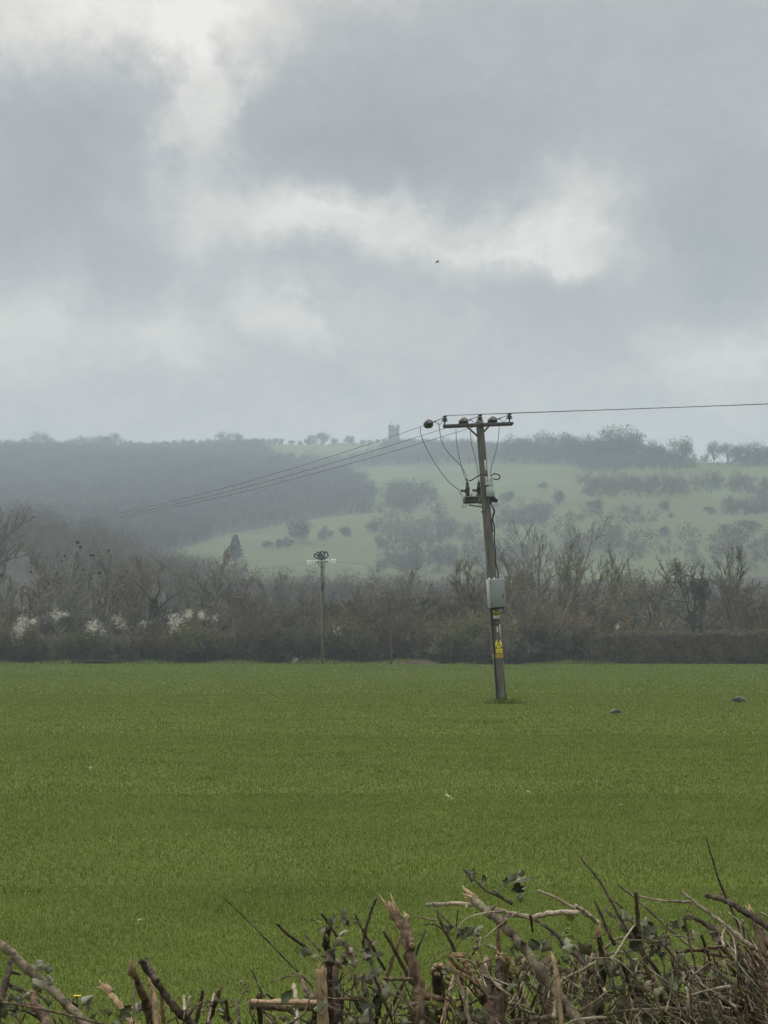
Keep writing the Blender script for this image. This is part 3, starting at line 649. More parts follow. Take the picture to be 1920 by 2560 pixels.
# clipped hedge on the right
def clipped_hedge():
    x0, x1 = (1478 - 960) / F * 213, (2250 - 960) / F * 200; mb = MB(); n = 40000
    t = rng.uniform(0, 1, n); x = x0 + (x1 - x0) * t; yc = 213 - 11 * t
    top = 2.72 + .12 * np.sin(x * 1.7) + .07 * np.sin(x * 4.1) - .5 * (1 - sstep(t, 0, .05))
    dz = rng.uniform(0, 1, n) ** .8; prof = .95 + .25 * np.sin(dz * np.pi)
    y = yc + rng.choice([-1, 1], n, p=[.75, .25]) * prof * rng.uniform(.4, 1.02, n); z = dz * top
    tp = rng.random(n) < .3; y = np.where(tp, yc + rng.uniform(-1, 1, n), y); z = np.where(tp, top - np.abs(rng.normal(0, .12, n)), z)
    d = rng.normal(0, 1, (n, 3)) * [1, .8, .9]; d[:, 2] += np.where(tp, 1.1, .25); d /= np.linalg.norm(d, axis=1, keepdims=True)
    p = np.stack([x, y, z + .3], 1); prisms(mb, p, p + d * rng.uniform(.12, .42, (n, 1)), rng.uniform(.014, .034, n), np.full(n, .012))
    m = 2600; t = rng.uniform(0, 1, m); x = x0 + (x1 - x0) * t; p = np.stack([x, 213 - 11 * t + rng.uniform(-1, .9, m), 2.75 + .12 * np.sin(x * 1.7) + .07 * np.sin(x * 4.1) + rng.normal(0, .08, m) + .3 - .5 * (1 - sstep(t, 0, .05))], 1)
    prisms(mb, p, p + np.stack([rng.normal(0, .12, m), rng.normal(0, .1, m), rng.gamma(2, .09, m)], 1), np.full(m, .022), np.full(m, .012))   # this year's shoots along the top
    n2 = 26000; t = rng.uniform(0, 1, n2); p = np.stack([x0 + (x1 - x0) * t, 213 - 11 * t + rng.uniform(-.6, .6, n2), rng.uniform(.2, 1.2, n2)], 1)
    prisms(mb, p, p + np.stack([rng.normal(0, .4, n2), rng.normal(0, .2, n2), rng.uniform(.5, 1.5, n2)], 1), np.full(n2, .03), np.full(n2, .015))
    return mb
M_HEDGE = mat('hedge_twigs', (.185, .145, .10), (.085, .068, .05), scale=.9, island=.6)
tag(clipped_hedge().obj('clipped_hedge', M_HEDGE), 'long low clipped brown hedge with a flat top at the right field edge', 'hedge')
# sapling, earth heap, fallen branch, rough verge
P = gnd(977, 203); o = thing('sapling', P, 'single thin leaning sapling standing in front of the thicket between the poles', 'tree')
mb = MB(); mb.tube([(0, 0, -.1), (.05, 0, 1.2), (-.02, 0, 2.4), (.08, 0, 3.6), (0, 0, 4.6)], [.09, .075, .065, .05, .02], 7); mb.obj('trunk', M_DARKB, o)
g = grow(rng, np.tile([[.02, 0, 2.5], [.08, 0, 3.5], [.02, 0, 4.4]], (4, 1)), rng.normal(0, .5, (12, 3)) + [0, 0, .9], rng.uniform(.8, 1.6, 12), np.full(12, .03),
         [dict(seg=3, wob=.15, up=.1, kids=6, t0=.2, ang=.6, asd=.2, ratio=.5, rr=.6, rmin=.011), dict(seg=2, wob=.15, up=.1, kids=4, ang=.5, asd=.2, ratio=.5, rmin=.009), dict(seg=1, wob=.1, up=.1)])
link('crown', seg_mesh('crown', M_BROWN, g, [4, 3, 3]), o)
M_SOIL = mat('dry_soil', (.17, .13, .085), (.09, .07, .05), scale=3, bump=.6)
def mound(P, sx, sy, sz, name, m, label, cat, n=1400, L=.18):
    mb = MB(); V, Q = grid(np.linspace(-1, 1, 17), np.linspace(-1, 1, 11), lambda X, Y: np.clip(1 - X * X - Y * Y, -.1, 1) * (1 + .3 * np.sin(X * 9) * np.cos(Y * 7)))
    mb.add(V * [sx, sy, sz], Q)
    p = rng.uniform(-1, 1, (n, 3)); p = p[(p[:, 0] ** 2 + p[:, 1] ** 2) < 1]; p[:, 2] = 1 - p[:, 0] ** 2 - p[:, 1] ** 2; k = len(p)
    prisms(mb, p * [sx, sy, sz], p * [sx, sy, sz] + rng.normal(0, L * .5, (k, 3)) + [0, 0, L * .5], np.full(k, .015), np.full(k, .005))
    o = mb.obj(name, m); o.location = P; return tag(o, label, cat)
mound(gnd(1046, 208), 1.9, .8, .34, 'earth_heap', M_SOIL, 'low brown heap of earth and dead stalks at the field edge right of the sapling', 'earth heap')
mb = MB(); mb.tube([(-2.6, 0, .1), (-1.2, .1, .28), (.2, 0, .22), (1.6, .1, .3), (2.9, .2, .22)], [.03, .06, .08, .07, .04], 6)
for _ in range(26):
    x = random.uniform(-2.4, 2.4); mb.tube([(x, 0, .25), (x + random.uniform(-.8, .8), random.uniform(-.3, .3), random.uniform(.2, .9)), (x + random.uniform(-1.4, 1.4), random.uniform(-.3, .3), random.uniform(.1, 1.2))], [.03, .02, .008], 4)
o = mb.obj('fallen_branch', M_DARKB); o.location = gnd(262, 211.5); tag(o, 'dark fallen branch lying along the foot of the thicket at the left', 'branch')

# ------------------------------------------------------------------ transformer pole
M_POLE = mat('weathered_pole', (.165, .158, .132), (.055, .054, .046), scale=3, bump=.5, bscale=14, stretch=(6, 6, .5))
M_STEEL = mat('arm_steel', (.085, .078, .085), (.05, .046, .05), scale=6, rough=.6)
M_PORC = mat('brown_porcelain', (.05, .03, .026), (.035, .022, .02), scale=8, rough=.25, spec=.5)
M_PIN = mat('dark_porcelain', (.028, .022, .026), (.018, .015, .018), scale=8, rough=.2, spec=.6)
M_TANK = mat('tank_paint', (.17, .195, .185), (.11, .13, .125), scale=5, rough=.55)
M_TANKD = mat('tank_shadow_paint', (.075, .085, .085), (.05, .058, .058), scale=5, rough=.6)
M_LIGHTBOX = mat('pale_grey_paint', (.36, .41, .41), (.29, .33, .33), scale=7, rough=.5)
M_CAB = mat('cabinet_grey', (.21, .235, .25), (.185, .21, .225), scale=2, rough=.45, detail=3)
M_CABLIT = mat('cabinet_lit_grey', (.34, .36, .34), (.29, .31, .29), scale=2, rough=.5)  # body paler than the door: light falling on its left side, painted in
M_CABLE = mat('black_cable', (.018, .02, .024), (.012, .013, .016), scale=8, rough=.5)
M_WIRE = mat('conductor_metal', (.075, .078, .083), (.055, .057, .06), scale=8, rough=.5)
M_WHITE = mat('white_plate', (.62, .63, .60), (.5, .51, .49), scale=8)
M_YEL = mat('sign_yellow', (.72, .60, .06), (.62, .52, .05), scale=8, rough=.45)
M_YELD = mat('amber_band', (.40, .25, .03), (.32, .2, .03), scale=8, rough=.5)
M_MARK = mat('sign_black', (.05, .045, .02), (.04, .035, .02), scale=8)
PY = 70.0
ROOT = gnd(1254, PY)
pole = thing('utility_pole', ROOT, 'leaning wooden electricity pole with transformer, grey cabinet and yellow warning signs in the field', 'utility pole')
def P0(u, v, dy=0.0): return at(u, v, PY + dy)
def part(mb, name, m, parent=None, smooth=True):
    mb.shift(-ROOT); return mb.obj(name, m, parent or pole, smooth)
def c1(x, y, dy=0.0): return P0(1000 + x * .1929, 980 + y * .1929, dy)
AX = (P0(1199, 1052) - P0(1254, 1760)).normalized()          # the leaning axis
RX = Vector((1, 0, 0)); RX = (RX - AX * RX.dot(AX)).normalized(); RY = AX.cross(RX)   # RY points away from the camera
def axpt(v): t = (v - 1052) / (1760 - 1052); return P0(1199 + 55 * t, v)
sh = MB(); pts = []; rad = []
for k in range(26):
    t = k / 25; pts.append(axpt(1772 - t * (1772 - 1053))); rad.append((.168 - .05 * t) * (1 + .012 * math.sin(k * 2.3)))
pts.append(axpt(1051.4)); rad.append(.085)
sh.tube(pts, rad, 20); shaft = part(sh, 'shaft', M_POLE)
A0, A1 = P0(1107, 1066.3, .0), P0(1283, 1059.5, .0); AD = (A1 - A0).normalized(); AU = RY.cross(AD) * -1
if AU.z < 0: AU = -AU
arm = MB(); arm.box((A0 + A1) / 2 - RY * .17, (A1 - A0).length, .09, .085, AD, RY, AU, .008)
arm.box((A0 + A1) / 2 + RY * .17, (A1 - A0).length * .98, .07, .08, AD, RY, AU, .008)
arm = part(arm, 'cross_arm', M_STEEL, smooth=False)
for a_, b_ in (((1167, 1066), (1195.5, 1092)), ((1222, 1066), (1210, 1079))):
    m = MB(); p, q = P0(*a_, -.16), P0(*b_, -.15); m.box((p + q) / 2, (q - p).length, .02, .055, q - p, RY, RY.cross(q - p)); part(m, 'brace', M_STEEL, arm, False)
# pin insulators
TOPS = []
for u, vb, vt in ((1112, 1062, 1039), (1200, 1052, 1035.5), (1273.5, 1057, 1032.5)):
    b = P0(u, vb, 0 if u == 1200 else -.02); t = P0(u, vt, 0 if u == 1200 else -.02); L = (t - b).length; d = (t - b).normalized(); TOPS.append(t)
    m = MB(); k0 = max(0, L - .19)
    m.lathe(b, d, [(0, .022), (k0, .022), (k0 + .005, .075), (k0 + .025, .10), (k0 + .04, .06), (k0 + .06, .055), (k0 + .07, .088), (k0 + .09, .085), (k0 + .10, .052), (k0 + .14, .05), (k0 + .15, .068), (k0 + .175, .065), (k0 + .185, .035), (k0 + .19, .01)], 16)
    part(m, 'pin_insulator', M_PIN)
# strain insulators facing along the outgoing span
SPAN = Vector((-24, 65, -3.4)).normalized()
DISC = []
for u, v in ((1070.8, 1060.3), (1158.6, 1055.2), (1231, 1052.6)):
    c = P0(u, v, .35); DISC.append(c)
    m = MB(); m.lathe(c - SPAN * .2, SPAN, [(0, .02), (.03, .05), (.07, .055), (.09, .12), (.12, .139), (.14, .142), (.16, .138), (.19, .11), (.2, .06), (.26, .055), (.27, .105), (.30, .125), (.33, .10), (.34, .05), (.4, .03)], 22)
    part(m, 'strain_insulator', M_PIN)
for c, t in zip(DISC, TOPS):      # slack tail from the strain insulator to the pin insulator
    m = MB(); a_ = c - SPAN * .2; b_ = t - Vector((0, 0, .05)); mid = (a_ + b_) / 2
    m.tube([a_, a_.lerp(b_, .3), mid, a_.lerp(b_, .75), b_], [.017, .022, .012, .011, .011], 6)
    l0 = a_.lerp(b_, .25); l1 = a_.lerp(b_, .7)
    m.tube([l0, l0 + Vector((.09, -.02, -.05)), l0 + Vector((.15, -.02, -.11)), l1 + Vector((.02, 0, -.14)), l1 + Vector((.06, 0, -.02)), l1 + Vector((.07, 0, .01))], .009, 6)
    part(m, 'jumper_lead', M_WIRE)
def smoothpts(pts, n=6):
    pts = [Vector(p) for p in pts]; out = []
    for i in range(len(pts) - 1):
        p0 = pts[max(i - 1, 0)]; p1 = pts[i]; p2 = pts[i + 1]; p3 = pts[min(i + 2, len(pts) - 1)]
        for k in range(n):
            t = k / n
            out.append(.5 * ((2 * p1) + (p2 - p0) * t + (2 * p0 - 5 * p1 + 4 * p2 - p3) * t * t + (3 * p1 - p0 - 3 * p2 + p3) * t ** 3))
    return out + [pts[-1]]
for pl, r in (([(268, 462), (270, 550), (330, 700), (470, 950), (620, 1150), (778, 1280)], .0105), ([(500, 392), (515, 500), (540, 640), (620, 780), (780, 950), (865, 1095)], .0105),
           ([(725, 480), (735, 650), (770, 850), (815, 1030), (852, 1140)], .0095), ([(915, 470), (920, 640), (970, 830), (1000, 980), (1018, 1115)], .0095),
           ([(1285, 445), (1275, 600), (1235, 800), (1190, 950), (1165, 1085)], .0095)):
    m = MB(); m.tube(smoothpts([c1(x, y, .12) for x, y in pl]), r, 6); part(m, 'dropper_cable', M_WIRE)
# transformer hung on the pole
TX = (c1(1250, 1360) - c1(800, 1375)).normalized(); TZ = Vector((0, 0, 1)); TZ = (TZ - TX * TZ.dot(TX)).normalized(); TYv = TZ.cross(TX)
tank = MB(); tank.box(c1(1010, 1405, .42), .86, .46, .16, TX, TYv, TZ, .03)
tank = part(tank, 'transformer', M_TANKD, smooth=False)
m = MB(); m.box(c1(1022, 1363, .42), .95, .54, .045, TX, TYv, TZ, .012); part(m, 'tank_lid', M_TANK, tank, False)
m = MB(); m.box(c1(830, 1405, .30), .05, .6, .17, TX, TYv, TZ, .008); m.box(c1(1035, 1415, .13), .075, .1, .20, TX, TYv, TZ, .008); part(m, 'tank_flange', M_TANK, tank, False)
p, q = c1(890, 1465, .1), c1(1075, 1490, .02); m = MB(); m.box((p + q) / 2, (q - p).length, .1, .05, q - p, TYv, TZ, .006); part(m, 'support_bracket', M_TANK, tank, False)
m = MB(); m.tube(smoothpts([c1(805, 1385, .2), c1(825, 1440, .2), c1(803, 1497, .2), c1(850, 1485, .2), c1(858, 1450, .2)], 3), .011, 6); part(m, 'lifting_loop', M_TANK, tank)
m = MB(); m.tube(smoothpts([c1(1265, 1430, .2), c1(1268, 1465, .2), c1(1225, 1475, .2)], 3), .009, 6); part(m, 'lifting_loop', M_TANK, tank)
m = MB(); m.box(c1(1225, 1400, .25), .20, .3, .11, (TX - TZ * .45), TYv, (TZ + TX * .45), .02); part(m, 'earth_block', M_CABLE, tank, False)
def bushing(x, yt, yb, horn):
    b, t = c1(x, yb, .3), c1(x - 6, yt, .3); d = (t - b).normalized(); L = (t - b).length
    m = MB(); pr = [(0, .065)]; k = 5
    for j in range(k): z0 = L * .5 * j / k; pr += [(z0 + .004, .055), (z0 + .02, .083), (z0 + .035, .055)]
    pr += [(L * .5, .072), (L * .62, .07), (L * .7, .04)]
    for j in range(2): z0 = L * (.71 + .13 * j); pr += [(z0, .04), (z0 + .015, .062), (z0 + .035, .05)]
    pr += [(L, .03)]
    m.lathe(b, d, pr, 16); bo = part(m, 'bushing', M_PORC, tank)
    m = MB(); h0 = c1(x - 10, yb - 70, .3); h1 = c1(x + horn, yb - 73, .28); hd = (h1 - h0).normalized(); hl = (h1 - h0).length
    m.lathe(h0, hd, [(0, .055), (hl * .4, .055), (hl * .45, .03), (hl * .6, .03), (hl * .63, .055), (hl * .7, .045), (hl * .76, .03), (hl * .84, .05), (hl * .92, .045), (hl, .02)], 12); part(m, 'arrester', M_PORC, tank)
    return bo
bushing(878, 1165, 1352, -92); bushing(1026, 1160, 1345, -88)
m = MB(); m.lathe(c1(868, 1165, .3), (c1(860, 1090, .3) - c1(868, 1165, .3)), [(0, .02), (.03, .03), (.06, .035), (.10, .02), (.135, .012)], 10); part(m, 'terminal_clamp', M_PIN, tank)
m = MB(); m.lathe(c1(1020, 1165, .3), (c1(1019, 1110, .3) - c1(1020, 1165, .3)), [(0, .016), (.04, .022), (.09, .012)], 10); part(m, 'terminal_clamp', M_PIN, tank)
for x in (930, 990):
    m = MB(); m.lathe(c1(x, 1352, .2), TZ, [(0, .03), (.03, .03), (.05, .015), (.09, .015)], 8); part(m, 'lid_bolt', M_TANK, tank)
m = MB(); m.tube(smoothpts([c1(778, 1290, .28), c1(775, 1310, .28), c1(800, 1330, .28), c1(803, 1360, .28)], 3), .01, 6); part(m, 'earth_lead', M_CABLE, tank)
# pale fuse unit in front of the pole
fu = MB(); fu.box(c1(1166, 1292, -.24), .225, .22, .31, TX, TYv, TZ, .02); fu = part(fu, 'fuse_unit', M_LIGHTBOX, smooth=False)
m = MB(); m.box(c1(1157, 1204, -.24), .26, .26, .03, TX, TYv, TZ, .008); part(m, 'unit_cover', M_LIGHTBOX, fu, False)
for x0_, x1_ in ((1125, 1118), (1180, 1183)):
    p, q = c1(x0_, 1196, -.25), c1(x1_, 1092 if x0_ < 1150 else 1100, -.25); L = (q - p).length
    m = MB(); m.lathe(p, q - p, [(0, .05), (.03, .05), (.04, .042), (L * .5, .045), (L * .55, .05), (L * .8, .045), (L * .86, .025), (L, .025)], 12); part(m, 'terminal', M_LIGHTBOX, fu)
m = MB(); m.box(c1(1222, 1310, -.2), .03, .05, .09, TX, TYv, TZ, .005); part(m, 'side_lug', M_LIGHTBOX, fu, False)
for pl, r in (([(1184, 1100), (1190, 1078), (1225, 1060), (1275, 1070), (1296, 1100), (1280, 1127), (1240, 1133), (1205, 1118)], .018), ([(1118, 1088), (1100, 1066), (1060, 1068), (1010, 1090), (950, 1130), (912, 1148), (890, 1146)], .02),
              ([(1140, 1250), (1165, 1280), (1188, 1270), (1182, 1310), (1200, 1350), (1235, 1375), (1225, 1420), (1190, 1420)], .018)):
    m = MB(); m.tube(smoothpts([c1(x, y, -.32) for x, y in pl], 4), r, 8); part(m, 'loop_cable', M_CABLE)
for pl, r in (([(1226, 1250), (1231, 1268), (1235, 1278), (1231, 1296), (1236, 1318), (1236, 1350), (1239, 1382), (1240, 1412), (1245, 1430), (1245, 1449)], .02), ([(1225, 1256), (1233, 1270), (1237, 1276), (1234, 1290), (1229, 1301), (1233, 1330)], .016)):
    m = MB(); m.tube(smoothpts([P0(x, y, -.08) for x, y in pl], 3), r, 8); part(m, 'down_cable', M_CABLE)
m = MB(); m.tube(smoothpts([P0(1228, 1516, -.12), P0(1231, 1570, -.13), P0(1236, 1640, -.14), P0(1241, 1720, -.14), P0(1244.5, 1764, -.14)], 5), .026, 8); part(m, 'down_cable', M_CABLE)
m = MB(); p, q = c1(1100, 1020, -.115), c1(1088, 880, -.115); m.box((p + q) / 2 + RX * .03, .055, .012, (q - p).length, RX, RY, AX, .003); part(m, 'label_plate', M_WHITE, smooth=False)
# cabinet
CBZ = (P0(1239, 1447) - P0(1244, 1518)).normalized(); CBX = RX; cc = P0(1240.5, 1483, -.30); cw, ch = .49, .87
FR = RY.copy(); rot = Matrix.Rotation(math.radians(14), 3, CBZ); CX_, CY_ = rot @ CBX, rot @ FR
CX_ = (CX_ - CBZ * CX_.dot(CBZ)).normalized(); CY_ = CBZ.cross(CX_)
m = MB(); m.box(cc + CY_ * .02, cw, .30, ch, CX_, CY_, CBZ, .012); cab = part(m, 'cabinet', M_CABLIT, smooth=False)
m = MB(); m.box(cc - CY_ * .145, cw - .02, .03, ch - .03, CX_, CY_, CBZ, .006); part(m, 'cabinet_door', M_CAB, cab, False)
m = MB(); m.box(cc - CY_ * .17 + CX_ * .165 - CBZ * .10, .022, .02, .14, CX_, CY_, CBZ, .004); part(m, 'door_handle', M_TANKD, cab, False)
for dz in (.33, -.33):
    m = MB(); m.tube([cc - CY_ * .165 - CX_ * .215 + CBZ * (dz - .05), cc - CY_ * .165 - CX_ * .215 + CBZ * (dz + .05)], .012, 8); part(m, 'hinge', M_TANKD, cab)
for dx in (-.19, -.03):
    m = MB(); m.box(cc + CBZ * (ch / 2 + .02) + CX_ * dx, .05, .03, .06, CX_, CY_, CBZ, .004); part(m, 'mounting_lug', M_WHITE, cab, False)
m = MB(); m.box(cc - CBZ * (ch / 2 + .025), cw * .8, .2, .05, CX_, CY_, CBZ, .01); part(m, 'gland_plate', M_CABLE, cab, False)
m = MB(); m.tube(smoothpts([P0(1256, 1518, -.3), P0(1257.5, 1525, -.32), P0(1255, 1533, -.32), P0(1250, 1533.5, -.3), P0(1240, 1538, -.24), P0(1233, 1533, -.2)], 4), .013, 8); part(m, 'loop_cable', M_CABLE, cab)
m = MB(); m.box(P0(1252, 1527, -.26), .03, .02, .12, (RX - AX * .3), RY, (AX + RX * .3), .004); part(m, 'cable_tag', M_WHITE, cab, False)
# warning signs: plate, outlined triangle, bolt and an unreadable line of small print
def sign(u, v, w, h, mplate, tri, name, lines=0, low=None):
    c = P0(u, v, -.175); m = MB(); m.box(c, w, .006, h, RX, RY, AX, .002); so_ = part(m, name, mplate, smooth=False)
    tc, th = tri; pc = c + AX * tc - RY * .006; m = MB()
    a_, b_, d_ = pc + AX * th * .6, pc - AX * th * .4 - RX * th * .56, pc - AX * th * .4 + RX * th * .56
    for p, q in ((a_, b_), (b_, d_), (d_, a_)):
        m.box((p + q) / 2, (q - p).length + .014, .004, .02, q - p, RY, RY.cross(q - p))
    bl = [(.01, .26), (-.13, -.06), (.0, -.03), (-.06, -.3), (.14, .08), (.02, .06)]
    m.add([tuple(pc + RX * x * th + AX * y * th - RY * .001) for x, y in bl], [(0, 1, 2, 5), (2, 3, 4, 5)])
    part(m, 'warning_triangle', M_MARK, so_, False)
    for k in range(lines):
        m = MB(); z = c - AX * (h * (.26 + .13 * k)) - RY * .005
        for j in range(7): m.box(z + RX * w * (-.36 + .12 * j), w * .075, .003, .014, RX, RY, AX)
        part(m, 'small_print', M_YELD, so_, False)
    if low:
        m = MB(); m.box(c - AX * (h / 2 - low / 2) - RY * .005, w * .98, .003, low, RX, RY, AX); part(m, 'white_panel', M_WHITE, so_, False)
    return so_
sign(1240.5, 1535.5, .185, .27, M_YEL, (.045, .12), 'warning_sign', 0, .085)
big = sign(1247.3, 1619, .205, .34, M_YEL, (.055, .17), 'warning_sign', 2)
for dx in (-.055, .06):
    m = MB(); m.box(P0(1247.3, 1619, -.175) + AX * .2 + RX * dx, .035, .004, .06, RX, RY, AX); part(m, 'sign_tab', M_YEL, big, False)
m = MB(); m.tube([axpt(1634), axpt(1645)], .1665, 24, False); part(m, 'amber_band', M_YELD)
for v in (1552.5, 1561):
    m = MB(); m.tube([axpt(v - 1.2), axpt(v + 1.2)], .165, 24, False); part(m, 'steel_strap', M_CABLE)
p = P0(1243.6, 1574, -.165); m = MB(); m.box(p, .045, .006, .165, RX, RY, AX, .002); part(m, 'label_plate', M_WHITE, smooth=False)
m = MB(); m.tube([P0(1249.2, 1561, -.15), P0(1250, 1578, -.15), P0(1252, 1596, -.15)], .014, 8); part(m, 'conduit_strip', M_WHITE)
m = MB(); m.tube([P0(1257.5, 1650, -.11), P0(1261, 1700, -.1), P0(1265, 1752, -.1)], .016, 8); part(m, 'conduit_strip', M_POLE)
m = MB(); m.tube([c1(1055, 1555, -.05), c1(1080, 1553, -.12)], .02, 8); m.tube([c1(1140, 1497, -.13), c1(1140, 1497, -.17)], .022, 8); part(m, 'pole_bolt', M_CABLE)

# overhead wires
def wire(S, E, sag, label, r=.010, n=40):
    pts = []
    for k in range(n + 1):
        t = k / n; p = S.lerp(E, t); p.z -= 4 * sag * t * (1 - t); pts.append(p)
    m = MB(); m.tube(pts, r, 5, False); m.shift(-S); o = m.obj('overhead_wire', M_WIRE, None, True); o.location = S
    return tag(o, label, 'power line', 'overhead wires of the transformer pole')
LS = ['uppermost', 'middle', 'lowest']
for k, (c, e_) in enumerate(zip(DISC, ((-160, 1329), (-160, 1332), (-160, 1335)))):
    wire(c + SPAN * .2, at(e_[0], e_[1], 146), 1.0, LS[k] + ' of three wires running down from the transformer pole to the left distance', .008)
for k, t in enumerate(TOPS):
    E = t + Vector((45, -18.5, .1 + (.07, .10, .16)[k])); E.y += (0, .0, 0)[k]
    wire(t, E, .13 + .02 * k, ['lowest', 'middle', 'uppermost'][k] + ' of three wires running off to the right from the transformer pole top')

# ------------------------------------------------------------------ second, smaller looking pole by the thicket
FY = 211.0
M_INS = mat('white_porcelain', (.88, .88, .88), (.8, .8, .8), rough=.2, spec=.5)
R2 = gnd(806, FY); pole2 = thing('utility_pole', R2, 'small distant wooden electricity pole with white insulators standing against the thicket', 'utility pole')
def c3(x, y, dy=0): return at(720 + x * .1537, 1340 + y * .1537, FY + dy)
def part2(mb, name, m, parent=None, smooth=True): mb.shift(-R2); return mb.obj(name, m, parent or pole2, smooth)
M_POLE2 = mat('mossy_pole', (.16, .145, .10), (.09, .082, .06), scale=2, stretch=(5, 5, .5))
m = MB(); m.tube([c3(562, 2110), c3(558, 1500), c3(556, 900), c3(550, 430), c3(549, 410)], [.15, .145, .14, .13, .05], 12); part2(m, 'shaft', M_POLE2)
m = MB(); m.tube([c3(583, 1700, -.15), c3(583, 900, -.15), c3(588, 500, -.15)], .03, 6); part2(m, 'down_cable', M_CABLE)
m = MB(); m.tube([c3(556, 885, -.18), c3(566, 780, -.18), c3(586, 740, -.18)], [.09, .07, .04], 6); part2(m, 'cable_joint', M_CABLE)
p, q = c3(440, 432), c3(660, 418); m = MB(); m.box((p + q) / 2, (q - p).length, .12, .11, q - p, (0, 1, 0), (0, 0, 1), .01); arm2 = part2(m, 'cross_arm', M_STEEL, smooth=False)
for a_, b_ in (((490, 445), (535, 520)), ((605, 440), (570, 520))):
    m = MB(); m.tube([c3(*a_, -.1), c3(*b_, -.1)], .035, 6); part2(m, 'brace', M_STEEL, arm2)
for x, y, s in ((345, 430, 1), (440, 418, .8), (540, 405, .8), (645, 412, .8), (738, 408, 1)):
    m = MB(); c = c3(x, y)
    for sx in (-.045, .045):
        cx = c + Vector((sx * 2.6, 0, 0)); m.lathe(cx - Vector((0, 0, .2 * s)), (0, 0, 1), [(0, .05), (.03, .085), (.09 * s, .09), (.15 * s, .05), (.2 * s, .05), (.26 * s, .10), (.33 * s, .10), (.38 * s, .05)], 10)
    part2(m, 'white_insulator', M_INS)
m = MB(); m.lathe(c3(545, 392), (0, 0, 1), [(0, .10), (.04, .25), (.1, .38), (.16, .40), (.2, .3)], 14); part2(m, 'cable_head', M_PIN)
for k, (pl) in enumerate(([(545, 372), (490, 330), (455, 290), (432, 300), (428, 355)], [(545, 375), (520, 310), (490, 265), (462, 268)], [(545, 375), (540, 300), (525, 262), (575, 258), (590, 320), (570, 370)], [(545, 372), (590, 330), (600, 262), (630, 268), (650, 310), (646, 340)], [(530, 370), (560, 320), (530, 280), (500, 300), (540, 360)], [(440, 352), (540, 365), (640, 348)])):
    m = MB(); m.tube(smoothpts([c3(x, y, -.25 + .1 * k) for x, y in pl], 4), .075, 7); part2(m, 'loop_cable', M_PIN)
m = MB(); m.box(c3(582, 1935, -.1), .5, .1, .06); m.tube([c3(548, 1890, -.1), c3(582, 1935, -.1), c3(615, 1870, -.1)], .03, 5); part2(m, 'step_bracket', M_POLE2)
for S, E, sag, lab in ((c3(345, 430), at(420, 1424, 300), .5, 'thin wire leaving the small wooden pole to the left'), (c3(738, 408), at(2100, 1432, 240), 1.3, 'faint wire leaving the small wooden pole to the right'),):
    o = wire(S, E, sag, lab, .010); o['group'] = 'wires of the small wooden pole'

# ------------------------------------------------------------------ stone tower on the ridge
TY = 2150.0; TB = at(985, 1112, TY); TB.z -= 6
M_STONE = mat('tower_stone', (.05, .042, .036), (.036, .03, .026), scale=.25, bump=.2)
M_DARKW = mat('dark_opening', (.03, .03, .03), (.02, .02, .02))
tower = thing('stone_tower', TB, 'battlemented stone folly tower with round turrets on the skyline', 'tower')
def tz(v): return at(985, v, TY).z - TB.z
def tx(u): return (u - 985) / F * TY
m = MB(); h0 = tz(1068.5)
m.lathe((0, 0, 0), (0, 0, 1), [(0, 4.2), (h0 * .12, 4.0), (h0 * .5, 3.75), (h0 * .94, 3.7), (h0 * .95, 3.95), (h0, 3.95)], 6)
m.obj('wall', M_STONE, tower, False)
for u, vt, dy, r in ((974.4, 1062.0, 1.2, 1.25), (982.2, 1063, -2.2, 1.45), (995.0, 1061.5, .8, 1.35)):
    m = MB(); hh = tz(vt); c = (tx(u), dy, 0); m.lathe(c, (0, 0, 1), [(0, r * 1.12), (hh * .1, r * 1.05), (hh * .8, r), (hh * .87, r), (hh * .88, r * 1.12), (hh - .9, r * 1.12), (hh - .85, r)], 14)
    for k in range(7):
        an = 2 * math.pi * k / 7; m.box((c[0] + math.cos(an) * r * .96, c[1] + math.sin(an) * r * .96, hh - .45), .55, .7, .9, (math.cos(an), math.sin(an), 0), (-math.sin(an), math.cos(an), 0))
    t = m.obj('turret', M_STONE, tower, False)
    for z in (.38, .62, .78):
        m = MB(); m.box((c[0], c[1] - r * 1.0, hh * z), .35, .3, 1.2); m.obj('slit_window', M_DARKW, t)
for x, z in ((1.6, .45), (1.6, .72), (-3.2, .55), (1.6, .2)):
    m = MB(); m.box((x, -3.55, h0 * z), .9, .5, 1.7); m.obj('window', M_DARKW, tower)
m = MB(); m.tube([(tx(979), -1, tz(1066)), (tx(979), -1, tz(1055))], .09, 6); fp = m.obj('flagpole', M_DARKW, tower)
m = MB(); V, Q = grid(np.linspace(0, 1.5, 6), np.linspace(0, .9, 3), lambda X, Y: X * 0); V2 = np.stack([V[:, 0] - 1.0, .1 * np.sin(V[:, 0] * 4), V[:, 1] + V[:, 0] * .4], 1) + [tx(979) + .3, -1, tz(1057.5)]
m.add(V2, Q); m.obj('flag', M_TANKD, fp)

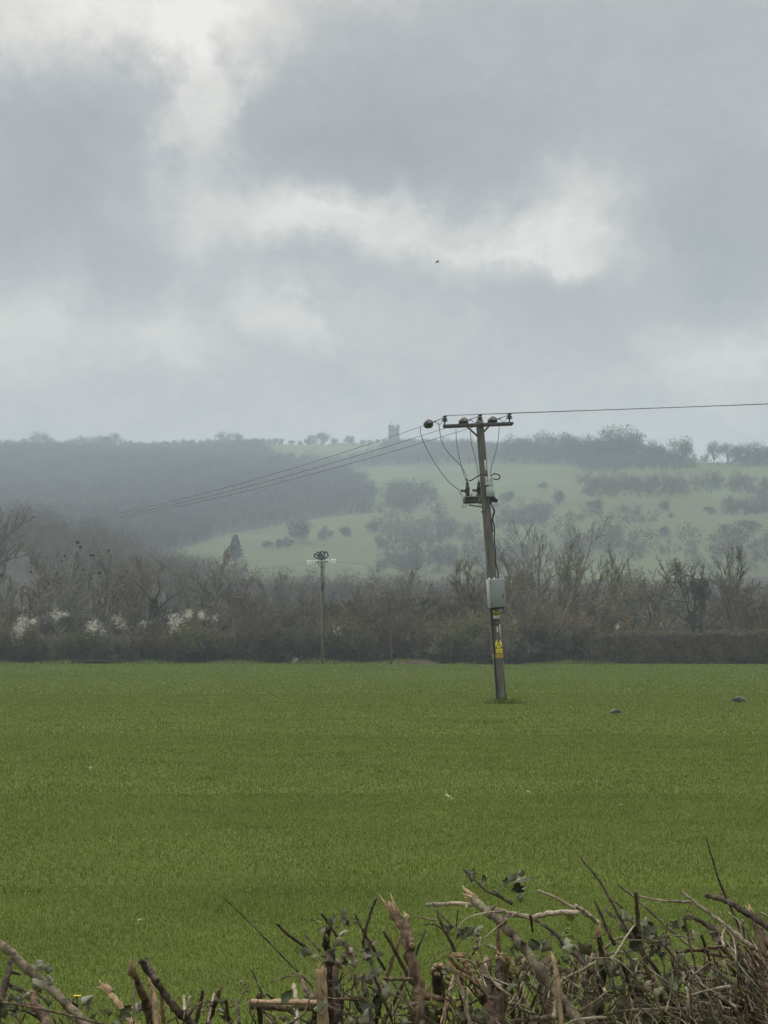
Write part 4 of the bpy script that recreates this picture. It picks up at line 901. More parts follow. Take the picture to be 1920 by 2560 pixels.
# ------------------------------------------------------------------ birds
M_PIG = mat('pigeon_grey', (.22, .21, .205), (.13, .125, .125), scale=9)
M_PIGW = mat('pigeon_wing', (.10, .098, .098), (.05, .05, .05), scale=14)
M_LEG = mat('pigeon_leg', (.25, .10, .08))
def pigeon(P, L, heading, label, feeding=True):
    o = thing('woodpigeon', P, label, 'bird', 'pigeons feeding on the grass'); o.rotation_euler = (0, 0, heading)
    k = L / .41; hd = (.14, .17, .095) if feeding else (.15, .23, .20)
    m = MB(); z = .115
    m.tube([(x * k, 0, (zz) * k) for x, zz in ((-.235, z - .01), (-.17, z + .0), (-.11, z + .015), (-.03, z + .02), (.05, z + .02), (.10, z + .02), (hd[0], z + .015), (hd[1], hd[2] + .01), (hd[1] + .03, hd[2] - .012), (hd[1] + .055, hd[2] - .03))],
           [r * k for r in (.018, .03, .05, .078, .074, .055, .036, .033, .024, .005)], 12); m.obj('body', M_PIG, o, True)
    for s in (-1, 1):
        m = MB(); V, Q = grid(np.linspace(-1, 1, 13), np.linspace(-1, 1, 7), lambda X, Y: X * 0); x, w = V[:, 0], V[:, 1]
        hw = np.sqrt(np.clip(1 - np.abs(x) ** 2.2, 0, 1)) * .05 * (1 + .2 * x)
        V2 = np.stack([x * .13 - .055, s * (.082 - .02 * w * w - .035 * np.clip(-x, 0, 1)), z + .03 + w * hw + .01 * x], 1) * k
        m.add(V2, Q); V3 = V2.copy(); V3[:, 1] -= s * .012 * k; m.add(V3, Q[:, ::-1]); m.obj('wing', M_PIGW, o, True)
        m = MB(); m.tube([(.0, s * .025 * k, .07 * k), (.01 * k, s * .027 * k, .03 * k), (.0, s * .028 * k, -.005)], [.012 * k, .007 * k, .006 * k], 6); m.obj('leg', M_LEG, o)
    return o
pigeon(gnd(1536, 58.0), .34, math.radians(205), 'small grey pigeon with lowered head, nearer of two birds on the grass')
pigeon(gnd(1844, 69.0), .46, math.radians(5), 'long grey pigeon seen side on, farther of two birds on the grass')
P = at(1094, 655, 340.0); o = thing('flying_bird', P, 'tiny dark bird flying in the bright gap of the clouds', 'bird'); o.rotation_euler = (0, math.radians(24), math.radians(15))
m = MB(); m.tube([(-.3, 0, 0), (-.15, 0, 0), (0, 0, .01), (.14, 0, .02), (.2, 0, .02), (.27, 0, .0)], [.04, .035, .055, .045, .035, .008], 8); m.obj('body', M_PIN, o, True)
for s, dz in ((-1, .10), (1, -.16)):
    m = MB(); V, Q = grid(np.linspace(0, 1, 9), np.linspace(-1, 1, 4), lambda X, Y: X * 0); t = V[:, 0]; w = V[:, 1] * (.12 * (1 - t ** 3) + .01)
    V2 = np.stack([w - t * .1, s * t * .55, np.sin(t * 3.0) * .09 + t * dz], 1); m.add(V2, Q); V3 = V2 + [0, 0, -.012]; m.add(V3, Q[:, ::-1]); m.obj('wing', M_PIN, o, True)

# ------------------------------------------------------------------ grass
def grass_material():
    m = bpy.data.materials.new('grass_blades'); nt, N, Lk = nodes_of(m); bs = N['Principled BSDF']
    bs.inputs['Roughness'].default_value = .5; bs.inputs['Specular IOR Level'].default_value = .22
    g = N.new('ShaderNodeNewGeometry'); r = N.new('ShaderNodeValToRGB'); cr = r.color_ramp; cr.interpolation = 'LINEAR'
    cols = [(0, (.082, .118, .011)), (.45, (.104, .148, .015)), (.80, (.126, .171, .021)), (.991, (.16, .20, .035)), (.997, (.32, .29, .13)), (1, (.38, .33, .18))]
    cr.elements[0].position, cr.elements[0].color = 0, (*cols[0][1], 1); cr.elements[1].position, cr.elements[1].color = 1, (*cols[-1][1], 1)
    for p, c in cols[1:-1]: e = cr.elements.new(p); e.color = (*c, 1)
    Lk.new(g.outputs['Random Per Island'], r.inputs[0])
    tc = N.new('ShaderNodeTexCoord'); n = N.new('ShaderNodeTexNoise'); n.inputs['Scale'].default_value = .55; n.inputs['Detail'].default_value = 6; n.inputs['Roughness'].default_value = .6
    Lk.new(tc.outputs['Object'], n.inputs['Vector'])
    mr = N.new('ShaderNodeMapRange'); mr.inputs['From Min'].default_value = .32; mr.inputs['From Max'].default_value = .68; mr.inputs['To Min'].default_value = .86; mr.inputs['To Max'].default_value = 1.13
    Lk.new(n.outputs['Fac'], mr.inputs['Value']); hs = N.new('ShaderNodeHueSaturation'); Lk.new(mr.outputs[0], hs.inputs['Value']); Lk.new(r.outputs[0], hs.inputs['Color'])
    Lk.new(hs.outputs[0], bs.inputs['Base Color'])
    tr = N.new('ShaderNodeBsdfTranslucent'); Lk.new(hs.outputs[0], tr.inputs['Color']); ms = N.new('ShaderNodeMixShader'); ms.inputs[0].default_value = .3
    Lk.new(bs.outputs[0], ms.inputs[1]); Lk.new(tr.outputs[0], ms.inputs[2]); Lk.new(ms.outputs[0], N['Material Output'].inputs['Surface'])
    return m
def blades(mb, x, y, h, w, rng, z0=None):
    n = len(x); z = zfield(x, y) if z0 is None else z0
    a = rng.uniform(0, 6.283, n); lean = np.abs(rng.normal(.7, .4, n)); b = a + rng.normal(1.57, .5, n)
    L = np.stack([np.cos(a), np.sin(a), 0 * a], 1); S = np.stack([np.cos(b), np.sin(b), 0 * a], 1) * (w / 2)[:, None]
    P = np.stack([x, y, z - .005], 1); up = np.array([0, 0, 1.])
    M = P + up * (h * .6 * np.cos(lean * .5))[:, None] + L * (h * .6 * np.sin(lean * .5))[:, None]
    Tp = M + up * (h * .45 * np.cos(lean * 1.6))[:, None] + L * (h * .45 * np.sin(lean * 1.6))[:, None]
    V = np.stack([P - S, P + S, M + S * .8, M - S * .8, Tp], 1); i = np.arange(n)[:, None] * 5
    mb.add(V, i + [[0, 1, 2, 3]], i + [[3, 2, 4]])
rng = np.random.default_rng(77); mb = MB()
def strip(y0, y1, dens, h, w, marg=1.2):
    n = int((y1 - y0) * ((y0 + y1) / 2 * .3372 + 2 * marg) * dens)
    yy = np.sqrt(rng.uniform(y0 ** 2, y1 ** 2, n)); xx = rng.uniform(-1, 1, n) * (yy * .1686 + marg)
    patch = .95 + .09 * np.sin(xx * 2.1 + np.sin(yy * 1.3) * 2) * np.sin(yy * 1.7 + xx * .6)
    blades(mb, xx, yy, h * patch * rng.uniform(.5, 1.35, n), w * rng.uniform(.7, 1.4, n), rng)
strip(7.5, 10, 900, .03, .004); strip(10, 16, 6500, .026, .0034); strip(16, 26, 3000, .029, .0048); strip(26, 45, 950, .034, .008); strip(45, 85, 260, .04, .015); strip(85, 150, 60, .05, .032); strip(150, 213, 28, .06, .055, 4)
# longer tufts: round the pole foot, along the thicket edge, a few scattered
def tuft(u, v, r, n, h, Y=None):
    Y = Y or CZ * F / (v - HZ); c = gnd(u, Y); x = c.x + rng.normal(0, r, n); y = c.y + rng.normal(0, r * .6, n)
    blades(mb, x, y, h * rng.uniform(.6, 1.3, n), np.full(n, .012 * max(1, Y / 45)), rng)
tuft(1254, 0, .3, 500, .22, 69.9); tuft(1275, 0, .25, 160, .16, 69.9); tuft(1212, 1804, .3, 160, .12); tuft(1360, 1826, .5, 90, .08); tuft(690, 1800, .6, 80, .08)
for _ in range(14): tuft(random.uniform(0, 1920), random.uniform(1800, 2400), random.uniform(.06, .25), 50, random.uniform(.05, .08))
n = 9000; xx = rng.uniform(-42, 42, n); yy = 214.8 - np.abs(rng.normal(0, 1.5, n)) * (1.1 + .9 * np.sin(xx * .55) * np.sin(xx * .21 + 1)) - np.where(xx > 19, (xx - 19) * .26, 0) * 1.0 - np.where((xx > 6) & (xx < 17), 5.5, 0)
blades(mb, xx, yy, rng.uniform(.12, .5, n) * (1 + .5 * np.sin(xx * .8)), np.full(n, .06), rng)
tag(mb.obj('grass', grass_material()), 'short grazed green grass blades covering the field', 'grass', kind='stuff')

# ------------------------------------------------------------------ cut hedge in the foreground
B_D = mat('hedge_bark_dark', (.115, .082, .055), (.035, .027, .02), scale=35, bump=1.0, bscale=70, stretch=(1, 1, .4), ramp=(.42, .58))
B_R = mat('hedge_bark_red', (.185, .122, .075), (.06, .04, .027), scale=40, bump=1.0, bscale=70, stretch=(1, 1, .4), ramp=(.42, .58))
B_G = mat('hedge_bark_grey', (.255, .21, .138), (.095, .078, .052), scale=30, bump=1.0, bscale=70, stretch=(1, 1, .4), ramp=(.42, .58))
B_P = mat('hedge_bark_pale', (.50, .43, .31), (.22, .18, .12), scale=30, bump=1.0, bscale=80, stretch=(1, 1, .35))
B_B = mat('split_wood', (.56, .40, .245), (.30, .20, .12), scale=60, bump=.8, bscale=160, stretch=(1, 1, .12))
BK_M = {'D': B_D, 'R': B_R, 'G': B_G, 'P': B_P, 'B': B_B}
def leaf_material(name, top, dark, under):
    m = mat(name, top, dark, rough=.58, scale=2.5, spec=.3, objvar=.4); nt, N, Lk = nodes_of(m); bs = N['Principled BSDF']
    s = bs.inputs['Base Color'].links[0].from_socket; g = N.new('ShaderNodeNewGeometry'); x = N.new('ShaderNodeMix'); x.data_type = 'RGBA'
    Lk.new(g.outputs['Backfacing'], x.inputs[0]); Lk.new(s, x.inputs[6]); x.inputs[7].default_value = (*under, 1); Lk.new(x.outputs[2], bs.inputs['Base Color']); return m
L_G = leaf_material('bramble_leaf_green', (.07, .08, .032), (.034, .042, .018), (.15, .15, .10))
L_S = leaf_material('bramble_leaf_grey', (.10, .118, .062), (.045, .055, .03), (.19, .19, .125))
L_Y = leaf_material('bramble_leaf_yellow', (.20, .20, .05), (.11, .13, .04), (.2, .2, .1))
L_B = leaf_material('dead_leaf_brown', (.13, .095, .065), (.07, .05, .038), (.2, .16, .12))
def leaf_mesh(seed, m, lobed):
    rg = np.random.default_rng(seed); nl, nw = 9, 7
    t = np.linspace(0, 1, nl); w = np.sin(np.pi * t ** .75) ** .8 * .38
    w = w * (1.12 - .42 * t) * (1 + .12 * ((t * 8) % 1.0)); 
    if lobed: w *= 1 + .42 * np.cos(t * 6.28 * 2.5)
    w += .012; s = np.linspace(-1, 1, nw); T, S = np.meshgrid(t, s, indexing='ij')
    x = S * w[:, None] * (1 + .05 * rg.normal(0, 1, T.shape) * (np.abs(S) > .9)); y = T
    z = np.abs(S) ** 1.4 * .34 * rg.uniform(.3, 1.3) + .35 * rg.normal() * T ** 2 + .09 * np.sin(T * 11 + rg.uniform(0, 6) + S * 2) * np.abs(S) + .2 * S * T * rg.normal()
    i = np.arange(nl * nw).reshape(nl, nw); mb = MB()
    mb.add(np.stack([x, y, z], -1), np.stack([i[:-1, :-1], i[:-1, 1:], i[1:, 1:], i[1:, :-1]], -1))
    mb.tube([(0, .02, 0), (.03, -.25, -.05), (.0, -.6, -.16)], [.02, .018, .022], 5); return mb.mesh('leaf', m, True)
LEAF = {k: [leaf_mesh(i * 7 + ord(k), m, i % 2) for i in range(4)] for k, m in (('g', L_G), ('s', L_S), ('y', L_Y), ('b', L_B))}
FYD = 5.6
SHR_U = [(70, 'leafy hawthorn stump at the bottom left corner with a long pale rod across it'), (375, 'flailed hawthorn stump with dark forked stub and pale splinters, left of centre'),
         (585, 'low splintered stump with a flat broken branch pointing left'), (820, 'gnarled dark stem with a split pale stake and shrivelled leaves'),
         (1050, 'tall reddish stem with a torn pale tip beside a hollow cut stub'), (1260, 'large splintered stool with bright torn wood and a grey cut limb'),
         (1530, 'tangled hawthorn with a long upright rod and a dark upright stem'), (1700, 'tangle of long arching brown rods right of the dark upright stem'), (1880, 'dense bundle of frayed pale twigs at the bottom right edge')]
SHR = []
for u, lab in SHR_U:
    p = gnd(u, FYD); o = thing('flailed_shrub', p, lab, 'hedge shrub', 'flailed shrubs of the foreground hedge'); SHR.append((u, o, Vector(p)))
def host(u): return min(SHR, key=lambda s: abs(s[0] - u))
hr = random.Random(4)
def shards(mb, tip, d, r, n=6, L=.05):
    d = d.normalized(); a = d.orthogonal().normalized(); b = d.cross(a)
    for k in range(n):
        an = 6.283 * k / n + hr.uniform(-.3, .3); o = (a * math.cos(an) + b * math.sin(an)) * r * .62
        l = L * hr.uniform(.4, 1.3); s = r * hr.uniform(.28, .5)
        e = tip + o * 1.3 + d * l + (a * hr.uniform(-.2, .2) + b * hr.uniform(-.2, .2)) * l
        mb.tube([tip + o - d * L * .5, tip + o + d * l * .3, e], [s, s * .8, s * .12], 5)
def stick(pix, w, kind, dy=None, splinter=0, down=False, wig=1.0, name='branch', label=None, buds=0):
    """pix: list of picture points tip..base or along the stick; w: width in picture pixels (start, end)"""
    Y = FYD + (dy if dy is not None else hr.uniform(-.28, .28)); k = Y / F; dY = hr.uniform(-.18, .18)
    n = len(pix); P = [at(u, v, Y + dY * i / max(1, n - 1)) for i, (u, v) in enumerate(pix)]
    if down:
        d = (P[-1] - P[-2]).normalized(); d.z = min(d.z, -.6); P.append(P[-1] + d * .22); P.append(P[-1] + Vector((d.x * .15, 0, -.4)))
    q = smoothpts(P, 6); m = len(q); R = []
    w0, w1 = w if hasattr(w, '__len__') else (w, w)
    for i in range(m):
        t = min(1, i / max(1, m - 1) * (1.5 if down else 1)); R.append((w0 + (w1 - w0) * t) * .5 * k * (1 + .10 * math.sin(i * 1.9 + w0) + hr.uniform(-.06, .06)))
    for i in range(1, m - 1):
        j = R[i] * .35 * wig; q[i] = q[i] + Vector((hr.uniform(-j, j), hr.uniform(-j, j), hr.uniform(-j, j)))
    mb = MB(); mb.tube(q, R, 10 if w0 > 7 else 7)
    for b in range(int(max(0, (m - 6)) / 9) + buds):                       # knots, buds and thorns
        i = hr.randrange(2, m - 2); t = (q[i + 1] - q[i - 1]).normalized(); s = t.orthogonal(); s.rotate(Matrix.Rotation(hr.uniform(0, 6.28), 3, t))
        e = q[i] + s * R[i] * hr.uniform(1.6, 3.2) + t * R[i] * hr.uniform(-.5, 1.5); mb.tube([q[i], q[i].lerp(e, .6), e], [R[i] * .6, R[i] * .45, R[i] * .1], 5)
    u = pix[-1][0]; h, o, org = host(u); mb.shift(-org); ob = mb.obj(name, BK_M[kind], o, True)
    if label: ob['label'] = label
    if splinter:
        s = MB(); d = q[0] - q[1]; shards(s, q[0], d, R[0] * 1.25, 7, splinter); s.shift(-org); s.obj('splinter', B_B, ob, True)
    return ob
STK = [  # left corner
    ([(-60, 2318), (0, 2361), (105, 2452), (212, 2562)], (20, 24), 'G', 0, .0, 1), ([(27, 2392), (22, 2430), (0, 2500)], (9, 24), 'D', -.1, 0, 1), ([(18, 2458), (45, 2473), (74, 2496)], (9, 14), 'D'),
    ([(78, 2488), (95, 2520), (118, 2562)], (22, 24), 'R', -.1, .03, 1), ([(8, 2506), (90, 2520), (260, 2560)], 6, 'R'), ([(107, 2448), (150, 2500), (200, 2562)], (8, 12), 'D'),
    ([(270, 2474), (298, 2512), (332, 2562)], (15, 17), 'B', 0, .03, 1), ([(331, 2424), (345, 2462), (362, 2500), (384, 2562)], (14, 27), 'R', 0, .03, 1),
    ([(350, 2402), (390, 2452), (430, 2510), (476, 2562)], (15, 24), 'D', -.15, 0, 1), ([(366, 2396), (378, 2425), (392, 2452)], (8, 14), 'D', -.15), ([(376, 2450), (384, 2500), (392, 2560)], (12, 17), 'B', .1, .03, 1),
    ([(404, 2486), (408, 2530), (410, 2562)], (10, 14), 'B', .05, .02, 1), ([(460, 2490), (463, 2540), (466, 2562)], (7, 10), 'P'), ([(476, 2490), (466, 2545), (462, 2562)], (6, 9), 'P'), ([(334, 2452), (335, 2560)], 5, 'D'),
    ([(507, 2476), (498, 2520), (486, 2562)], (9, 15), 'D', 0, 0, 1), ([(549, 2474), (536, 2512), (520, 2562)], (9, 18), 'R', 0, .025, 1), ([(535, 2484), (520, 2556)], (5, 6), 'P'), ([(590, 2500), (598, 2562)], 8, 'D'), ([(565, 2500), (575, 2562)], 9, 'R'),
    ([(628, 2420), (643, 2455), (660, 2490)], (4, 9), 'P'), ([(736, 2460), (740, 2510), (746, 2562)], (11, 15), 'P', .15, 0, 1), ([(648, 2486), (650, 2562)], (13, 15), 'R', .05, 0, 1),
    ([(749, 2434), (763, 2470), (784, 2500)], (9, 16), 'R'), ([(656, 2524), (690, 2562)], 7, 'D'), ([(682, 2535), (692, 2562)], 7, 'P'),
    ([(558, 2244), (620, 2302), (700, 2385), (782, 2468)], (2.5, 5), 'D'), ([(664, 2484), (720, 2528), (772, 2560)], 5, 'D'), ([(692, 2310), (725, 2340), (768, 2372)], (7, 9), 'D', 0, 0, 0), ([(762, 2335), (800, 2378)], 5, 'D'),
    ([(804, 2284), (822, 2310), (846, 2346)], (6, 8), 'D'), ([(941, 2246), (925, 2285), (910, 2340), (912, 2375)], (6, 10), 'D'), ([(886, 2284), (915, 2340), (962, 2424)], (4, 8), 'D'),
    ([(824, 2385), (822, 2420), (826, 2470), (832, 2562)], (26, 40), 'D', .12, 0, 1), ([(845, 2400), (838, 2460), (850, 2562)], (14, 20), 'D', .05, 0, 1),
    ([(822, 2320), (815, 2352), (830, 2395)], (14, 22), 'D'), ([(908, 2438), (916, 2500), (930, 2562)], (12, 19), 'D', 0, 0, 1), ([(960, 2468), (948, 2520), (938, 2562)], (10, 16), 'D', 0, 0, 1), ([(935, 2440), (960, 2500), (985, 2562)], 8, 'R'),
    # centre
    ([(984, 2278), (1006, 2318), (1024, 2380), (1045, 2460), (1060, 2562)], (20, 36), 'R', -.1, .04, 1), ([(1016, 2292), (1022, 2330), (1030, 2370)], (10, 16), 'R', -.06, .02),
    ([(958, 2325), (1000, 2400), (1054, 2494)], (8, 11), 'R'), ([(1001, 2342), (980, 2400), (958, 2476)], (8, 11), 'R'), ([(1062, 2325), (1040, 2385), (1016, 2440), (958, 2560)], (6, 10), 'D'),
    ([(960, 2446), (1000, 2448), (1030, 2447)], (8, 9), 'R'), ([(1096, 2424), (1096, 2465), (1098, 2502), (1098, 2562)], (30, 30), 'D', -.15, .012, 1), ([(980, 2450), (1036, 2538)], 7, 'D'),
    ([(1076, 2247), (1105, 2290), (1158, 2335)], (3, 5), 'D'), ([(1092, 2272), (1104, 2312), (1120, 2345), (1150, 2402)], (6, 10), 'G'), ([(1027, 2287), (1060, 2296), (1090, 2301)], (3, 6), 'G', None, 0, 0),
    ([(1057, 2312), (1088, 2312), (1118, 2332)], (3, 6), 'D'), ([(1067, 2262), (1125, 2259), (1191, 2264), (1270, 2283), (1333, 2292), (1385, 2282), (1446, 2284)], (9, 15), 'P', .1), ([(1145, 2275), (1140, 2320)], 3, 'D'),
    ([(1177, 2244), (1210, 2272), (1250, 2306), (1316, 2378), (1362, 2448)], (19, 24), 'G', -.05, .03, 1), ([(1275, 2284), (1262, 2300), (1248, 2312)], (10, 14), 'R', -.05, .015),
    ([(1157, 2171), (1185, 2200), (1216, 2226), (1250, 2242), (1280, 2260)], (4, 8), 'D'), ([(1345, 2226), (1390, 2246), (1446, 2276), (1500, 2308)], (6, 11), 'P'), ([(1336, 2298), (1385, 2332), (1440, 2390), (1490, 2440)], (8, 11), 'D'),
    ([(1246, 2306), (1245, 2360), (1250, 2412), (1252, 2562)], (7, 20), 'R', 0, 0, 0), ([(1326, 2290), (1332, 2330)], (9, 4), 'D'),
    ([(1148, 2388), (1164, 2410), (1180, 2434), (1204, 2486)], (12, 16), 'B', -.1, .03), ([(1130, 2404), (1160, 2432), (1190, 2460), (1222, 2530)], (8, 26), 'R', -.06, .03, 1), ([(1117, 2421), (1150, 2430), (1185, 2452)], (5, 10), 'B', -.07),
    ([(1196, 2408), (1212, 2450), (1226, 2510)], (7, 13), 'B', -.1, .02), ([(1214, 2410), (1220, 2450), (1228, 2510)], (16, 20), 'R', -.02, .03, 1), ([(1268, 2404), (1264, 2450), (1262, 2516)], (15, 16), 'B', -.08, .02), ([(1248, 2396), (1248, 2460), (1250, 2562)], (15, 30), 'D', -.04, .02, 1),
    ([(1232, 2500), (1240, 2562)], (44, 58), 'R', .05, 0, 1), ([(1150, 2450), (1158, 2500), (1160, 2562)], (12, 22), 'R', .0, .03, 1), ([(1135, 2495), (1134, 2562)], (10, 8), 'B'),
    ([(1386, 2412), (1392, 2455), (1390, 2510), (1384, 2545)], (9, 11), 'P', -.15), ([(1328, 2428), (1378, 2470), (1410, 2512), (1446, 2550)], (10, 15), 'G', 0, .02), ([(1312, 2452), (1345, 2478), (1378, 2500)], 6, 'G'), ([(1326, 2428), (1300, 2470), (1272, 2512)], (5, 8), 'G'),
    ([(1280, 2552), (1350, 2546), (1446, 2541)], (12, 14), 'G', -.1), ([(1372, 2400), (1366, 2450), (1372, 2562)], (24, 28), 'R', .1, 0, 1), ([(1160, 2528), (1205, 2552)], (7, 8), 'G'), ([(960, 2536), (1020, 2540), (1060, 2562)], 5, 'G'), ([(1440, 2440), (1396, 2470)], (9, 6), 'P'),
    # right
    ([(1449, 2141), (1500, 2205), (1555, 2300), (1602, 2370), (1665, 2460), (1730, 2548)], (5, 11), 'D', 0, 0, 1), ([(1588, 2226), (1594, 2290), (1603, 2358), (1624, 2442), (1662, 2508)], (10, 15), 'R', -.1), ([(1694, 2436), (1676, 2495), (1654, 2562)], (13, 18), 'D', -.1, 0, 1),
    ([(1765, 2092), (1783, 2155), (1805, 2220), (1852, 2325)], (3, 7), 'D', None, 0, 0), ([(1544, 2210), (1610, 2265), (1690, 2336), (1744, 2374), (1820, 2392)], (5, 9), 'G'), ([(1592, 2239), (1655, 2252), (1730, 2256)], (4, 8), 'G'),
    ([(1706, 2230), (1730, 2250), (1780, 2288), (1826, 2322), (1884, 2372)], (7, 13), 'G'), ([(1730, 2256), (1712, 2285)], (5, 3), 'D'), ([(1764, 2238), (1810, 2250), (1857, 2277), (1925, 2322)], (12, 17), 'D', -.1), ([(1721, 2288), (1773, 2317), (1813, 2378), (1859, 2428), (1905, 2534)], (10, 15), 'R'),
    ([(1877, 2278), (1892, 2330), (1916, 2396)], (11, 14), 'R', -.15, .02), ([(1752, 2336), (1770, 2385), (1788, 2428), (1848, 2562)], (7, 11), 'R', 0, 0, 1), ([(1828, 2346), (1845, 2395), (1860, 2442), (1916, 2562)], (10, 14), 'D', 0, 0, 1), ([(1610, 2299), (1650, 2350), (1692, 2405), (1800, 2562)], (6, 10), 'G', 0, 0, 1),
    ([(1496, 2332), (1503, 2380), (1508, 2430), (1502, 2562)], (13, 18), 'D', -.1, .02, 1), ([(1440, 2264), (1465, 2282), (1494, 2306)], (9, 12), 'P'), ([(1486, 2250), (1508, 2300), (1536, 2364)], (6, 10), 'D'), ([(1535, 2252), (1560, 2275), (1585, 2315)], 4, 'D'),
    ([(1668, 2308), (1665, 2366)], 5, 'D'), ([(1709, 2290), (1725, 2360), (1745, 2440)], (6, 7), 'D'), ([(1460, 2560), (1535, 2531), (1643, 2523), (1744, 2526), (1850, 2552)], (8, 10), 'G', -.2), ([(1740, 2503), (1816, 2509), (1925, 2527)], (16, 22), 'D', -.1), ([(1602, 2398), (1592, 2450), (1580, 2500)], (8, 10), 'D'),
    ([(1440, 2365), (1462, 2450), (1482, 2546)], (8, 10), 'G'), ([(1550, 2392), (1565, 2440), (1582, 2495)], (7, 10), 'D'), ([(1585, 2314), (1560, 2350), (1535, 2392)], (5, 4), 'P'), ([(1582, 2502), (1620, 2555)], (10, 12), 'R'), ([(1470, 2555), (1560, 2548), (1650, 2556)], 5, 'G'),
    ([(1695, 2432), (1745, 2450), (1775, 2480), (1830, 2500)], (9, 11), 'R'), ([(1440, 2435), (1490, 2406)], (7, 9), 'P'), ([(1880, 2405), (1860, 2422)], (7, 5), 'P'), ([(1900, 2330), (1925, 2360)], (12, 14), 'D'), ([(1910, 2370), (1905, 2440), (1900, 2562)], (12, 18), 'D', .1, 0, 1), ([(1880, 2440), (1888, 2562)], (12, 18), 'D', .15, 0, 1),
    ([(1480, 2390), (1560, 2380), (1640, 2362)], 6, 'G'), ([(1690, 2380), (1760, 2372), (1850, 2360)], (9, 8), 'R'), ([(1780, 2420), (1830, 2455), (1890, 2490)], (9, 10), 'G'), ([(1700, 2420), (1760, 2440), (1800, 2462)], (8, 9), 'R')]
for _ in range(22):
    u = hr.uniform(1120, 1915); v = hr.uniform(2370, 2470) if u > 1350 else hr.uniform(2400, 2490); dx = hr.uniform(-45, 45)
    STK.append(([(u, v), (u + dx * .5, v + 55), (u + dx, 2570)], (hr.uniform(5, 11), hr.uniform(9, 15)), hr.choice('GGRDPB'), None, hr.choice((0, .018, .025)), 1))
for s in STK:
    s = list(s) + [None] * (6 - len(s))
    stick(s[0], s[1], s[2], s[3], s[4] or 0, bool(s[5]), buds=1 if (s[1] if not hasattr(s[1], '__len__') else s[1][0]) < 6 else 0)
def slab(corners, thick, Y, name, lab):              # split stake / torn plank with a frayed end
    mb = MB(); P = [at(u, v, Y) for u, v in corners]; n = 14
    (a_, b_, c_, d_) = P; nrm = (b_ - a_).cross(d_ - a_).normalized() * thick; V = []; Q = []
    for i in range(n + 1):
        t = i / n; l = a_.lerp(d_, t); r = b_.lerp(c_, t); e = (hr.uniform(-.0016, .0016), hr.uniform(-.0016, .0016))
        w = (r - l).normalized(); l = l + w * e[0]; r = r + w * e[1]; md = l.lerp(r, .5) + nrm * hr.uniform(.9, 1.2)
        V += [l, md, r, r - nrm, l - nrm]
    for i in range(n):
        for j in range(5): Q.append((i * 5 + j, i * 5 + (j + 1) % 5, i * 5 + 5 + (j + 1) % 5, i * 5 + 5 + j))
    mb.add([tuple(v) for v in V], Q, [(0, 2, 1), (0, 3, 2), (0, 4, 3), (n * 5, n * 5 + 1, n * 5 + 2), (n * 5, n * 5 + 2, n * 5 + 3), (n * 5, n * 5 + 3, n * 5 + 4)])
    shards(mb, a_.lerp(b_, .5), a_ - d_, (a_ - b_).length * .35, 5, .012)
    h, o, org = host((corners[0][0] + corners[1][0]) / 2); mb.shift(-org); ob = mb.obj(name, B_B, o); ob['label'] = lab; return ob
slab([(789, 2424), (815, 2419), (824, 2600), (792, 2600)], .010, 5.45, 'stake', 'pale split upright stake of torn wood')
slab([(627, 2499), (629, 2512), (800, 2514), (800, 2500)], .012, 5.55, 'branch', 'flat torn branch lying level with its pale side up')
stick([(630, 2516), (700, 2519), (800, 2520)], (14, 16), 'R', -.02)
